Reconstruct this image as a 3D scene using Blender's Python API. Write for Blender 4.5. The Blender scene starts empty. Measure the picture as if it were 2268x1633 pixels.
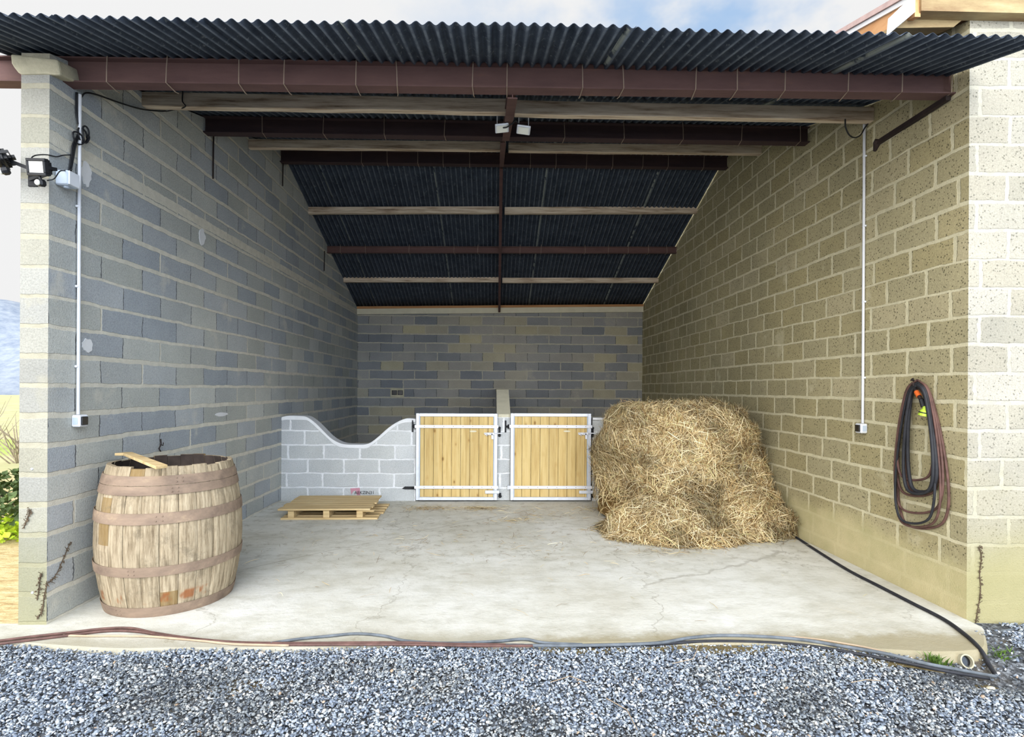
import bpy, bmesh, math, random
import numpy as np
from mathutils import Vector, Matrix
random.seed(7); RNG = np.random.default_rng(11)
S = bpy.context.scene; COL = S.collection
# ------------------------------------------------------------------ survey of the place (metres)
XL, XR, Y0, Y1, Y2 = -2.974, 3.314, 3.787, 7.884, 12.246   # side walls, shed front, stall wall, back wall
YR, ZR = 7.82, 4.93                                          # ridge
FX, YAW, ROLL, CX, CY, EYE = 1228.55, .0265, .0056, 1124.54, 861.81, 1.593
def ray(x, y):
    u, v = x-CX, y-CY; c, s = math.cos(ROLL), math.sin(ROLL)
    a = (c*u+s*v)/FX; b = (-s*u+c*v)/FX; c, s = math.cos(YAW), math.sin(YAW)
    return Vector((c*a+s, -s*a+c, -b))
def onX(x, y, X): r = ray(x, y); r = r*(X/r.x); r.z += EYE; return r
def onY(x, y, Y): r = ray(x, y); r = r*(Y/r.y); r.z += EYE; return r
def onZ(x, y, Z=0.): r = ray(x, y); r = r*((Z-EYE)/r.z); r.z += EYE; return r
def roof_z(x, y):
    if y <= YR: return 3.875+.272*(y-3.95)
    t = (x-XL)/(XR-XL); zb = 3.34+.11*t
    return ZR-(ZR-zb)*(y-YR)/(Y2-YR)
# ------------------------------------------------------------------ mesh helpers
class MB:
    def __init__(s): s.v = []; s.f = []; s.m = []
    def add(s, vs, fs, m=0):
        o = len(s.v); s.v += [tuple(v) for v in vs]
        s.f += [tuple(i+o for i in f) for f in fs]; s.m += [m]*len(fs); return s
    def box(s, c, d, rot=None, m=0, bev=0):
        hx, hy, hz = d[0]/2, d[1]/2, d[2]/2; c = Vector(c)
        if bev:
            b = min(bev, hx*.9, hy*.9, hz*.9); vs = []; 
            for sx in (-1,1):
                for sy in (-1,1):
                    for sz in (-1,1):
                        vs += [(sx*hx, sy*(hy-b), sz*(hz-b)), (sx*(hx-b), sy*hy, sz*(hz-b)), (sx*(hx-b), sy*(hy-b), sz*hz)]
            def I(sx, sy, sz, k): return (((sx > 0)*2+(sy > 0))*2+(sz > 0))*3+k
            fs = []
            for a in (-1,1):
                q = [(-1,-1),(1,-1),(1,1),(-1,1)]
                if a < 0: q = q[::-1]
                fs.append([I(a,p,r,0) for p,r in q])
                fs.append([I(p,a,r,1) for p,r in q][::-1])
                fs.append([I(p,r,a,2) for p,r in q])
            for a in (-1,1):
                for b2 in (-1,1):
                    k = a*b2
                    e = [I(a,b2,-1,0), I(a,b2,-1,1), I(a,b2,1,1), I(a,b2,1,0)]; fs.append(e if k > 0 else e[::-1])
                    e = [I(a,-1,b2,2), I(a,-1,b2,0), I(a,1,b2,0), I(a,1,b2,2)]; fs.append(e if k > 0 else e[::-1])
                    e = [I(-1,a,b2,1), I(-1,a,b2,2), I(1,a,b2,2), I(1,a,b2,1)]; fs.append(e if k > 0 else e[::-1])
                    for c2 in (-1,1):
                        e = [I(a,b2,c2,0), I(a,b2,c2,1), I(a,b2,c2,2)]; fs.append(e if k*c2 > 0 else e[::-1])
        else:
            vs = [(x*hx, y*hy, z*hz) for x in (-1,1) for y in (-1,1) for z in (-1,1)]
            fs = [(0,1,3,2),(4,6,7,5),(0,4,5,1),(2,3,7,6),(0,2,6,4),(1,5,7,3)]
        R = rot if rot is not None else Matrix.Identity(3)
        return s.add([c+R@Vector(v) for v in vs], fs, m)
    def bar(s, a, b, w, h, m=0, up=(0,0,1), bev=0):      # box between two points
        a, b = Vector(a), Vector(b); x = (b-a).normalized(); y = Vector(up).cross(x).normalized(); z = x.cross(y)
        return s.box((a+b)/2, ((b-a).length, w, h), Matrix((x, y, z)).transposed(), m, bev)
    def tube(s, pts, r, n=8, m=0, cap=True):
        pts = [Vector(p) for p in pts]; N = len(pts); rs = r if isinstance(r, (list, tuple)) else [r]*N
        vs = []; t0 = (pts[1]-pts[0]).normalized(); ref = Vector((0,0,1)) if abs(t0.z) < .9 else Vector((1,0,0))
        u = t0.cross(ref).normalized()
        for i, p in enumerate(pts):
            t = (pts[min(i+1, N-1)]-pts[max(i-1, 0)]).normalized()
            u = (u-t*u.dot(t)).normalized(); w = t.cross(u)
            for k in range(n):
                a = 2*math.pi*k/n; vs.append(p+(u*math.cos(a)+w*math.sin(a))*rs[i])
        fs = [(i*n+k, i*n+(k+1)%n, (i+1)*n+(k+1)%n, (i+1)*n+k) for i in range(N-1) for k in range(n)]
        if cap: fs += [tuple(range(n-1, -1, -1)), tuple((N-1)*n+k for k in range(n))]
        return s.add(vs, fs, m)
    def lathe(s, prof, c=(0,0,0), n=48, m=0, axis=None, close=False):
        R = axis if axis is not None else Matrix.Identity(3); c = Vector(c); vs = []
        for r, z in prof:
            for k in range(n):
                a = 2*math.pi*k/n; vs.append(c+R@Vector((r*math.cos(a), r*math.sin(a), z)))
        N = len(prof); rng = range(N if close else N-1)
        fs = [(i*n+k, i*n+(k+1)%n, ((i+1)%N)*n+(k+1)%n, ((i+1)%N)*n+k) for i in rng for k in range(n)]
        if not close:
            if prof[0][0] > 1e-6: fs.append(tuple(range(n-1, -1, -1)))
            if prof[-1][0] > 1e-6: fs.append(tuple((N-1)*n+k for k in range(n)))
        return s.add(vs, fs, m)
    def prism(s, poly, d, m=0):                            # planar polygon (3D points) extruded by vector d
        n = len(poly); P = [Vector(p) for p in poly]; d = Vector(d)
        nrm = Vector((0,0,0))
        for i in range(n): nrm += P[i].cross(P[(i+1) % n])
        if nrm.dot(d) > 0: P = P[::-1]
        vs = P+[p+d for p in P]
        return s.add(vs, [tuple(range(n)), tuple(range(2*n-1, n-1, -1))]+[(i, i+n, (i+1)%n+n, (i+1)%n) for i in range(n)], m)
    def build(s, name, mats, parent=None, smooth=False, bevel=0):
        me = bpy.data.meshes.new(name); me.from_pydata(s.v, [], s.f)
        mats = mats if isinstance(mats, (list, tuple)) else [mats]
        for k in mats: me.materials.append(k)
        if len(mats) > 1: me.polygons.foreach_set('material_index', s.m)
        if smooth: me.polygons.foreach_set('use_smooth', [True]*len(me.polygons))
        me.update(); o = bpy.data.objects.new(name, me); COL.objects.link(o)
        if parent is not None:
            o.parent = parent; o.matrix_parent_inverse = Matrix.Translation(parent.location).inverted() if parent.type == 'EMPTY' or parent.get('off') else Matrix.Identity(4)
        if smooth == 'auto':
            md = o.modifiers.new('e', 'EDGE_SPLIT'); md.split_angle = .7
        if bevel:
            md = o.modifiers.new('b', 'BEVEL'); md.width = bevel; md.segments = 2; md.limit_method = 'ANGLE'
        return o
def tag(o, label=None, cat=None, group=None, kind=None):
    for k, v in (('label', label), ('category', cat), ('group', group), ('kind', kind)):
        if v: o[k] = v
    return o
def empty(name, loc, label, cat, group=None):
    o = bpy.data.objects.new(name, None); o.location = loc; o.empty_display_size = .1; COL.objects.link(o)
    return tag(o, label, cat, group)
def spline(pts, n=8):
    P = [Vector(p) for p in pts]; P = [2*P[0]-P[1]]+P+[2*P[-1]-P[-2]]; out = []
    for i in range(1, len(P)-2):
        a, b, c, d = P[i-1:i+3]
        for k in range(n):
            t = k/n; out.append(.5*((2*b)+(c-a)*t+(2*a-5*b+4*c-d)*t*t+(3*b-a-3*c+d)*t**3))
    out.append(P[-2]); return out
# ------------------------------------------------------------------ node helpers
def srgb(r, g, b):
    f = lambda c: (c/255/12.92) if c/255 <= .04045 else ((c/255+.055)/1.055)**2.4
    return (f(r), f(g), f(b), 1)
class NT:
    def __init__(s, name, rough=.9, metal=0, spec=.3):
        s.mat = bpy.data.materials.new(name); s.mat.use_nodes = True; s.t = s.mat.node_tree
        s.b = s.t.nodes['Principled BSDF']; s.b.inputs['Roughness'].default_value = rough
        s.b.inputs['Metallic'].default_value = metal; s.b.inputs['Specular IOR Level'].default_value = spec
    def n(s, ty, **k):
        n = s.t.nodes.new(ty)
        for a, b in k.items(): setattr(n, a, b)
        return n
    def set(s, sock, v):
        if isinstance(v, bpy.types.NodeSocket): s.t.links.new(v, sock)
        else: sock.default_value = v
    def m(s, op, a, b=0., c=0.):
        n = s.n('ShaderNodeMath', operation=op)
        for i, v in enumerate((a, b, c)): s.set(n.inputs[i], v)
        return n.outputs[0]
    def coord(s): return s.n('ShaderNodeTexCoord').outputs['Object']
    def sep(s, v): n = s.n('ShaderNodeSeparateXYZ'); s.set(n.inputs[0], v); return n.outputs
    def comb(s, x=0., y=0., z=0.):
        n = s.n('ShaderNodeCombineXYZ')
        for i, v in enumerate((x, y, z)): s.set(n.inputs[i], v)
        return n.outputs[0]
    def noise(s, v=None, scale=5., det=4., rough=.6, sc3=None):
        n = s.n('ShaderNodeTexNoise'); v = v if v is not None else s.coord()
        if sc3:
            mm = s.n('ShaderNodeVectorMath', operation='MULTIPLY'); s.set(mm.inputs[0], v); mm.inputs[1].default_value = sc3; v = mm.outputs[0]
        s.set(n.inputs['Vector'], v); n.inputs['Scale'].default_value = scale; n.inputs['Detail'].default_value = det; n.inputs['Roughness'].default_value = rough
        return n.outputs[0]
    def white(s, v): n = s.n('ShaderNodeTexWhiteNoise', noise_dimensions='3D'); s.set(n.inputs[0], v); return n.outputs[0]
    def step(s, x, a, b, lo=0., hi=1.):
        n = s.n('ShaderNodeMapRange', interpolation_type='SMOOTHSTEP')
        for i, v in enumerate((x, a, b, lo, hi)): s.set(n.inputs[i], v)
        return n.outputs[0]
    def mix(s, f, a, b, mode='MIX'):
        n = s.n('ShaderNodeMix', data_type='RGBA', blend_type=mode)
        s.set(n.inputs[0], f); s.set(n.inputs[6], a); s.set(n.inputs[7], b); return n.outputs[2]
    def ramp(s, f, stops):
        n = s.n('ShaderNodeValToRGB'); s.set(n.inputs[0], f); e = n.color_ramp.elements
        while len(e) < len(stops): e.new(.5)
        for i, (p, c) in enumerate(stops): e[i].position = p; e[i].color = c
        return n.outputs[0]
    def color(s, c): s.set(s.b.inputs['Base Color'], c); return s
    def bump(s, h, st=.5, d=.01):
        n = s.n('ShaderNodeBump'); n.inputs['Strength'].default_value = st; n.inputs['Distance'].default_value = d
        s.set(n.inputs['Height'], h); s.t.links.new(n.outputs[0], s.b.inputs['Normal']); return s
def plain(name, c, rough=.7, metal=0., var=.15, scale=8., bump=0., spec=.3):
    t = NT(name, rough, metal, spec); n = t.noise(scale=scale)
    lo = tuple(x*(1-var) for x in c[:3])+(1,); hi = tuple(min(1, x*(1+var)) for x in c[:3])+(1,)
    t.color(t.ramp(n, [(.3, lo), (.7, hi)]))
    if bump: t.bump(t.noise(scale=scale*6), bump, .004)
    return t.mat
def block_mat(name, axis, w, z0, mh, mv, cols, mortar, vjoint, tint=None, h=.2, jit=.06, pores=.0, plaster=None, bands=(), grime=None, light_v=.5, u0=0.):
    """masonry of blocks w x h metres; mh / mv: bed and head joint widths; cols: four block colours"""
    t = NT(name, .95, 0, .15); co = t.coord(); x, y, z = t.sep(co); u = x if axis == 'x' else y
    n1 = t.noise(co, 3., 3.); n2 = t.noise(co, 22., 3.); 
    du = t.m('ADD', t.m('MULTIPLY', t.m('SUBTRACT', n1, .5), .03), t.m('MULTIPLY', t.m('SUBTRACT', n2, .5), .03))
    zz = t.m('ADD', t.m('SUBTRACT', z, z0), t.m('MULTIPLY', t.m('SUBTRACT', t.noise(co, 2.2, 4., .7), .5), .045)); uu = t.m('ADD', t.m('ADD', u, 50+u0), du)
    v = t.m('DIVIDE', t.m('ADD', zz, 10*h), h); row = t.m('FLOOR', v); fv = t.m('FRACT', v)
    rr = t.white(t.comb(row, 3.7, 1.1)); par = t.m('MODULO', row, 2.)
    sh = t.m('ADD', t.m('MULTIPLY', par, .5), t.m('MULTIPLY', t.m('SUBTRACT', rr, .5), jit*2/w))
    bu = t.m('ADD', t.m('DIVIDE', uu, w), sh); col = t.m('FLOOR', bu); fu = t.m('FRACT', bu)
    dv = t.m('MULTIPLY', t.m('MINIMUM', fv, t.m('SUBTRACT', 1., fv)), h)
    duj = t.m('MULTIPLY', t.m('MINIMUM', fu, t.m('SUBTRACT', 1., fu)), w)
    idn = t.white(t.comb(col, row, 5.5)); idj = t.white(t.comb(t.m('ROUND', bu), row, 9.5))
    wid = t.m('MULTIPLY', t.m('ADD', t.m('MULTIPLY', t.white(t.comb(t.m('ROUND', v), 1.3, 2.)), .7), .65), mh/2)
    fine = t.m('MULTIPLY', t.m('SUBTRACT', t.noise(co, 60., 2.), .5), .008)
    mh_ = t.step(t.m('ADD', dv, fine), t.m('ADD', wid, .004), t.m('SUBTRACT', wid, .002))
    mv_ = t.step(t.m('ADD', duj, fine), mv/2+.003, mv/2-.002)
    lightj = t.m('GREATER_THAN', light_v, idj)                 # head joints that were filled with mortar
    mv2 = t.m('MULTIPLY', t.step(t.m('ADD', duj, fine), mv/2+.009, mv/2+.004), lightj)
    for zb, th in bands:
        mh_ = t.m('MAXIMUM', mh_, t.step(t.m('ABSOLUTE', t.m('SUBTRACT', t.m('ADD', z, t.m('MULTIPLY', t.m('SUBTRACT', n2, .5), .03)), zb)), th/2+.006, th/2))
    body = t.ramp(idn, [(0, cols[0]), (.35, cols[1]), (.7, cols[2]), (1, cols[3])]); body.node.color_ramp.interpolation = 'LINEAR'
    spk = t.noise(co, 85., 3., .75); body = t.mix(.75, body, t.ramp(spk, [(.25, (.62,.62,.62,1)), (.5, (1,1,1,1)), (.75, (1.25,1.25,1.25,1))]), 'MULTIPLY')
    big = t.noise(co, 1.1, 4.); body = t.mix(.8, body, t.ramp(big, [(.3, (.82,.83,.84,1)), (.7, (1.15,1.14,1.12,1))]), 'MULTIPLY')
    if pores:
        vo = t.n('ShaderNodeTexVoronoi'); t.set(vo.inputs['Vector'], co); vo.inputs['Scale'].default_value = 42.
        pm = t.m('MULTIPLY', t.m('LESS_THAN', vo.outputs['Distance'], t.m('MULTIPLY', t.noise(co, 30., 2.), .46)), pores)
        body = t.mix(pm, body, tuple(c*.22 for c in cols[0][:3])+(1,))
    mo = t.mix(.6, mortar, t.ramp(t.noise(co, 14., 4.), [(.3, (.78,.78,.76,1)), (.7, (1.12,1.12,1.12,1))]), 'MULTIPLY')
    c = t.mix(t.m('MULTIPLY', mv_, t.m('SUBTRACT', 1., lightj)), body, vjoint); c = t.mix(mv2, c, mo); c = t.mix(mh_, c, mo)
    mask = t.m('MAXIMUM', mh_, t.m('MAXIMUM', mv_, mv2))
    # smears of mortar over the blocks
    sm = t.step(t.noise(co, 1.7, 4., .68), .60, .70); c = t.mix(t.m('MULTIPLY', sm, .45), c, mo)
    if plaster:
        pc, za, zb = plaster; pz = t.m('ADD', z, t.m('MULTIPLY', t.m('SUBTRACT', t.noise(co, 1.3, 4.), .5), .35))
        pf = t.m('MULTIPLY', t.step(pz, zb, za), .88)
        c = t.mix(pf, c, t.mix(.8, pc, t.ramp(t.noise(co, 2.4, 6., .6), [(.3, (.72,.76,.62,1)), (.7, (1.12,1.1,1.06,1))]), 'MULTIPLY')); mask = t.m('MULTIPLY', mask, t.m('SUBTRACT', 1., pf))
    if grime:
        gc, za, zb = grime; gz = t.m('ADD', z, t.m('MULTIPLY', t.m('SUBTRACT', t.noise(co, 2.3, 5.), .5), .9))
        c = t.mix(t.m('MULTIPLY', t.step(gz, zb, za), .6), c, gc)
    if tint: c = t.mix(1., c, tint, 'MULTIPLY')
    t.color(c)
    t.bump(t.m('ADD', t.m('MULTIPLY', mask, -.6), t.m('MULTIPLY', t.noise(co, 110., 2., .7), .55)), .6, .012)
    return t.mat
M = {}
GREY = [srgb(118,126,130), srgb(132,140,142), srgb(124,130,128), srgb(144,149,144)]
M['left'] = block_mat('grey_blockwork', 'y', .5, 0, .030, .007, [srgb(152,158,163), srgb(171,175,177), srgb(168,170,163), srgb(188,190,185)], srgb(204,200,186), srgb(98,100,102), jit=.012, bands=((3.27, .085),), light_v=.25, u0=.22)
M['pillar'] = block_mat('pale_pillar_blockwork', 'x', 9., 0, .03, .004, [srgb(142,141,134), srgb(155,154,147), srgb(150,147,132), srgb(160,158,150)], srgb(164,159,140), srgb(90,90,84), jit=.0, grime=(srgb(136,134,98), 0., 1.1))
M['back'] = block_mat('dark_blockwork', 'x', .495, -.01, .022, .006, [srgb(122,125,129), srgb(140,141,141), srgb(152,149,142), srgb(172,164,136)], srgb(178,172,156), srgb(70,71,74), jit=.02, light_v=.3)
M['right'] = block_mat('olive_blockwork', 'y', .425, .12, .022, .018, [srgb(164,154,118), srgb(170,161,128), srgb(167,156,118), srgb(178,168,136)], srgb(208,200,168), srgb(202,193,160), jit=.09, pores=.75, plaster=(srgb(204,192,152), .3, .5), light_v=1., u0=.1)
M['facade'] = block_mat('weathered_blockwork', 'x', .43, .12, .020, .016, [srgb(150,146,132), srgb(159,155,142), srgb(154,149,134), srgb(168,164,152)], srgb(176,172,156), srgb(170,166,148), jit=.03, pores=.55, plaster=(srgb(166,160,130), .25, .75), grime=(srgb(150,142,100), .1, 1.3), light_v=1., u0=.16)
M['stall'] = block_mat('new_blockwork', 'x', .5, -.01, .018, .016, [srgb(176,178,178), srgb(186,188,188), srgb(182,184,182), srgb(192,194,194)], srgb(218,219,220), srgb(210,211,212), jit=.03, light_v=1., u0=.12)
def mk_concrete():
    t = NT('pale_concrete', .9, 0, .2); co = t.coord()
    a = t.noise(co, .9, 7., .62); b = t.noise(co, 3.5, 8., .7, (1, 1.9, 1)); c = t.ramp(a, [(.3, srgb(186,182,168)), (.5, srgb(202,200,190)), (.7, srgb(214,213,207))])
    c = t.mix(.55, c, t.ramp(b, [(.35, (.70,.69,.63,1)), (.55, (1.03,1.03,1.03,1))]), 'MULTIPLY')
    vo = t.n('ShaderNodeTexVoronoi', feature='DISTANCE_TO_EDGE'); t.set(vo.inputs['Vector'], t.comb(*[t.m('ADD', q, t.m('MULTIPLY', t.noise(co, 1.5, 5.), 1.3)) for q in t.sep(co)[:2]])); vo.inputs['Scale'].default_value = .45
    c = t.mix(t.m('MULTIPLY', t.step(vo.outputs[0], .006, .001), .35), c, srgb(120,112,95))
    dz = t.m('MULTIPLY', t.step(t.sep(co)[1], 4.3, 5.6), t.step(t.sep(co)[1], 8.4, 7.2)); st = t.step(t.noise(co, 8., 6., .78), .52, .68); c = t.mix(t.m('MULTIPLY', st, t.m('MULTIPLY_ADD', dz, .38, .16)), c, srgb(122,110,86))
    ed = t.m('MULTIPLY', t.step(t.m('ADD', t.sep(co)[1], t.m('MULTIPLY', t.noise(co, 3., 5., .7), -.5)), 3.5, 3.22), .6); c = t.mix(ed, c, srgb(150,142,118))
    e2 = t.m('MULTIPLY', t.step(t.m('ADD', t.sep(co)[1], t.m('MULTIPLY', t.noise(co, 3., 6., .75), -.34)), 3.46, 3.34), t.step(t.sep(co)[0], .1, .5)); c = t.mix(t.m('MULTIPLY', e2, .55), c, srgb(140,128,92))
    t.color(c); t.bump(t.noise(co, 24., 4., .75), .5, .01); return t.mat
M['concrete'] = mk_concrete()
def mk_gable_tin():
    t = NT('dark_corrugated_sheet', .7, 0, .15); co = t.coord(); uv = t.n('ShaderNodeTexCoord').outputs['UV']; u, v, _ = t.sep(uv)
    c = t.ramp(t.noise(co, 5., 6., .7), [(.3, srgb(40,48,60)), (.7, srgb(64,72,84))])
    sp = t.step(t.noise(co, 26., 5., .75, (1, .6, 1)), .58, .68); c = t.mix(t.m('MULTIPLY', sp, .5), c, srgb(130,136,140))
    px = t.sep(co)[0]; rg = t.step(t.m('COSINE', t.m('MULTIPLY', px, 2*math.pi/.0755)), -.55, -1.); c = t.mix(t.m('MULTIPLY', rg, t.step(t.noise(co, 7., 4.), .3, .75, .15, .6)), c, srgb(122,130,138))
    lap = t.m('MULTIPLY', t.step(u, .035, .01), t.step(t.noise(co, 6., 4.), .38, .5)); c = t.mix(lap, c, srgb(140,146,140))
    t.color(c); t.bump(t.noise(co, 40.), .2, .003); return t.mat
M['tin'] = mk_gable_tin()
def mk_rust(name, a, b, c3):
    t = NT(name, .75, 0, .25); co = t.coord(); c = t.ramp(t.noise(co, 4., 6., .7, (.5, 2, 2)), [(.3, a), (.6, b), (.8, c3)]); t.color(c); t.bump(t.noise(co, 90.), .2, .003); return t.mat
M['primer'] = mk_rust('red_oxide_steel', srgb(84,62,60), srgb(98,74,70), srgb(118,86,72))
M['shadesteel'] = mk_rust('shaded_red_oxide_steel', srgb(56,44,46), srgb(68,52,52), srgb(84,62,58))  # the red-oxide paint again, darkened to put the roof's shade into the colour
M['hoop'] = mk_rust('rusted_hoop_iron', srgb(108,92,80), srgb(142,122,104), srgb(176,154,124))
M['iron'] = mk_rust('dark_iron', srgb(38,30,30), srgb(52,42,40), srgb(70,52,46))
def mk_wood(name, sc3, stops, knots=0., board=None, rough=.8):
    t = NT(name, rough, 0, .2); co = t.coord(); g = t.noise(co, 1., 6., .65, sc3); c = t.ramp(g, stops)
    if board:
        ax, w, off = board; q = t.sep(co)[ax]; i = t.m('FLOOR', t.m('DIVIDE', t.m('ADD', q, off+20*w), w)); r = t.white(t.comb(i, 2.3, 8.))
        c = t.mix(.8, c, t.ramp(r, [(0, (.86,.84,.80,1)), (.5, (1,1,.98,1)), (1, (1.1,1.04,.96,1))]), 'MULTIPLY')
    if knots:
        vo = t.n('ShaderNodeTexVoronoi'); mm = t.n('ShaderNodeVectorMath', operation='MULTIPLY'); t.set(mm.inputs[0], co); mm.inputs[1].default_value = (7.8, 0., 4.2) if sc3[2] < sc3[0] else (2.4, 7., 8.); t.set(vo.inputs['Vector'], mm.outputs[0]); vo.inputs['Scale'].default_value = 1.
        kr = t.m('MULTIPLY', t.m('GREATER_THAN', t.sep(vo.outputs['Color'])[0], .35), knots)
        k = t.m('MULTIPLY', t.step(vo.outputs['Distance'], .15, .06), kr); c = t.mix(k, c, srgb(118,84,46))
        k = t.m('MULTIPLY', t.step(vo.outputs['Distance'], .28, .12), t.m('MULTIPLY', kr, .3)); c = t.mix(k, c, srgb(170,130,66))
    t.color(c); t.bump(g, .3, .004); return t.mat
M['purlin'] = mk_wood('weathered_rafter_timber', (2.2, 30, 30), [(.28, srgb(104,84,68)), (.4, srgb(172,152,130)), (.56, srgb(208,192,170)), (.8, srgb(226,214,194))])
M['plate'] = mk_wood('wall_plate_timber', (2., 30, 30), [(.3, srgb(150,104,66)), (.7, srgb(190,146,100))])
M['gatewood'] = mk_wood('yellow_pine_boards', (26, 26, 1.6), [(.25, srgb(176,146,92)), (.5, srgb(200,174,118)), (.75, srgb(214,192,140))], knots=.85, board=(0, .128, .0))
M['pallet'] = mk_wood('pale_pallet_pine', (1.6, 24, 24), [(.25, srgb(160,134,92)), (.5, srgb(198,172,126)), (.8, srgb(220,200,158))], knots=.5)
def mk_stave():
    t = NT('weathered_oak_staves', .9, 0, .15); co = t.coord(); x, y, z = t.sep(co)
    a = t.m('ARCTAN2', y, x); k = t.m('FLOOR', t.m('MULTIPLY', a, 26/(2*math.pi))); r = t.white(t.comb(k, 4., 1.))
    r2 = t.white(t.comb(k, t.m('FLOOR', t.m('MULTIPLY', t.m('ADD', z, t.m('MULTIPLY', r, .2)), 3.1)), 3.))
    v = t.comb(t.m('MULTIPLY', a, 9.), 0., t.m('MULTIPLY', z, 2.)); g = t.noise(v, 2.2, 7., .72)
    c = t.ramp(g, [(.28, srgb(92,78,62)), (.42, srgb(138,124,102)), (.58, srgb(172,158,134)), (.8, srgb(194,182,160))])
    c = t.mix(.8, c, t.ramp(r, [(0, (.86,.84,.80,1)), (.5, (1,.98,.95,1)), (1, (1.1,1.08,1.04,1))]), 'MULTIPLY')
    c = t.mix(t.m('MULTIPLY', t.m('GREATER_THAN', r2, .9), .7), c, srgb(124,98,52))
    ru = t.m('MULTIPLY', t.step(t.m('ABSOLUTE', t.m('SUBTRACT', z, .135)), .045, .02), t.step(t.noise(t.comb(a, 0., z), 3.3, 3.), .52, .6)); c = t.mix(t.m('MULTIPLY', ru, .8), c, srgb(140,80,40))
    st = t.step(t.noise(co, 5., 8., .8), .5, .68); c = t.mix(t.m('MULTIPLY', st, .6), c, srgb(104,94,78))
    t.color(c); t.bump(g, .6, .008); return t.mat
M['stave'] = mk_stave()
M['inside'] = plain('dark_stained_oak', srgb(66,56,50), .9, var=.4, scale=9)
M['zinc'] = plain('galvanised_steel', srgb(206,210,218), .42, .35, .08, 20)
M['zincflat'] = plain('galvanised_flat_bar', srgb(214,216,222), .5, .2, .06, 20)
M['black'] = plain('black_plastic', srgb(28,29,32), .45, var=.2)
M['blackiron'] = plain('black_hinge_iron', srgb(30,31,34), .5, .2)
M['white'] = plain('white_plastic', srgb(216,219,224), .4, var=.03)
M['grey'] = plain('light_grey_plastic', srgb(178,190,204), .45, var=.04)
M['conduit'] = plain('grey_white_conduit', srgb(206,208,212), .45, var=.04)
M['smoke'] = plain('dark_socket_flap', srgb(18,20,24), .2, var=.1, spec=.6)
M['led'] = plain('frosted_lamp_glass', srgb(222,224,216), .25, var=.04, spec=.6)
M['hosebrown'] = plain('red_brown_rubber', srgb(96,70,64), .6, var=.35, scale=14, spec=.3)
M['hoseblack'] = plain('black_rubber_hose', srgb(42,43,48), .6, var=.3, scale=14, spec=.3)
M['hosegrey'] = plain('dusty_grey_hose', srgb(96,102,108), .7, var=.35, scale=12)
M['hosetan'] = plain('dusty_tan_hose', srgb(172,152,128), .8, var=.2, scale=12)
M['lime'] = plain('lime_green_plastic', srgb(164,190,62), .4, var=.08)
M['orange'] = plain('orange_plastic', srgb(226,108,48), .4, var=.08)
M['hook'] = plain('zinc_hook_bolt', srgb(150,134,118), .5, .2, .2)
M['render'] = plain('white_lime_render', srgb(214,215,216), .9, var=.06, scale=6, bump=.4)
M['cap'] = plain('rough_concrete', srgb(176,170,146), .95, var=.18, scale=9, bump=1.)
M['divcap'] = plain('beige_screed', srgb(206,200,176), .9, var=.06, scale=7, bump=.3)
M['tile'] = plain('faded_pink_tile', srgb(196,170,164), .9, var=.15, scale=12)
M['whiteboard'] = plain('white_painted_board', srgb(232,232,232), .6, var=.03)
M['soffit'] = mk_wood('orange_soffit_boards', (30, 1.5, 6), [(.3, srgb(196,140,92)), (.7, srgb(222,176,130))])
M['eavestone'] = mk_rust('stained_eave_masonry', srgb(122,96,68), srgb(160,142,104), srgb(172,164,134))
M['soil'] = plain('damp_brown_soil', srgb(104,92,62), .95, var=.4, scale=26, bump=1.)
M['leaf'] = plain('green_leaf', srgb(84,112,42), .6, var=.4, scale=14)
M['ivy'] = plain('ivy_leaf', srgb(74,92,48), .6, var=.45, scale=20)
M['brightleaf'] = plain('bright_spring_leaf', srgb(190,214,60), .6, var=.2, scale=20)
M['twig'] = plain('dry_twig', srgb(88,74,58), .9, var=.3, scale=20)
M['palebark'] = plain('pale_grey_bark', srgb(150,138,118), .9, var=.3, scale=20)
def vcol(name, rough=.85, spec=.2, trans=0.):
    t = NT(name, rough, 0, spec); a = t.n('ShaderNodeAttribute'); a.attribute_name = 'Col'; t.color(a.outputs['Color']); return t.mat
M['hay'] = vcol('dry_hay'); M['stone'] = vcol('crushed_stone', .8)
M['haycore'] = plain('hay_shade', srgb(120,96,56), .95, var=.4, scale=30)
def mk_ground():
    t = NT('gravel_bed', .95, 0, .1); co = t.coord(); vo = t.n('ShaderNodeTexVoronoi'); t.set(vo.inputs['Vector'], co); vo.inputs['Scale'].default_value = 60.
    c = t.ramp(t.sep(vo.outputs['Color'])[0], [(0, srgb(60,62,64)), (.5, srgb(86,88,92)), (1, srgb(130,134,138))])
    c = t.mix(t.step(t.noise(co, 1.2, 5.), .55, .7), c, srgb(120,108,86)); t.color(c); t.bump(vo.outputs['Distance'], 1., .01); return t.mat
M['gravelbed'] = mk_ground()
def mk_field():
    t = NT('winter_meadow', .95, 0, .1); co = t.coord(); x, y, z = t.sep(co)
    c = t.ramp(t.noise(co, .35, 6., .65), [(.35, srgb(176,174,128)), (.6, srgb(196,190,146))])
    g = t.m('MULTIPLY', t.step(y, 15., 17.), t.step(y, 29., 27.)); c = t.mix(g, c, srgb(172,186,104))
    s = t.step(y, 12.5, 9.5); c2 = t.ramp(t.noise(co, 7., 6., .7, (1, 4, 1)), [(.3, srgb(160,128,84)), (.5, srgb(208,186,138)), (.7, srgb(224,208,170))]); c = t.mix(s, c, c2)
    t.color(c); t.bump(t.noise(co, 30., 5.), .6, .02); return t.mat
M['field'] = mk_field()
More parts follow.
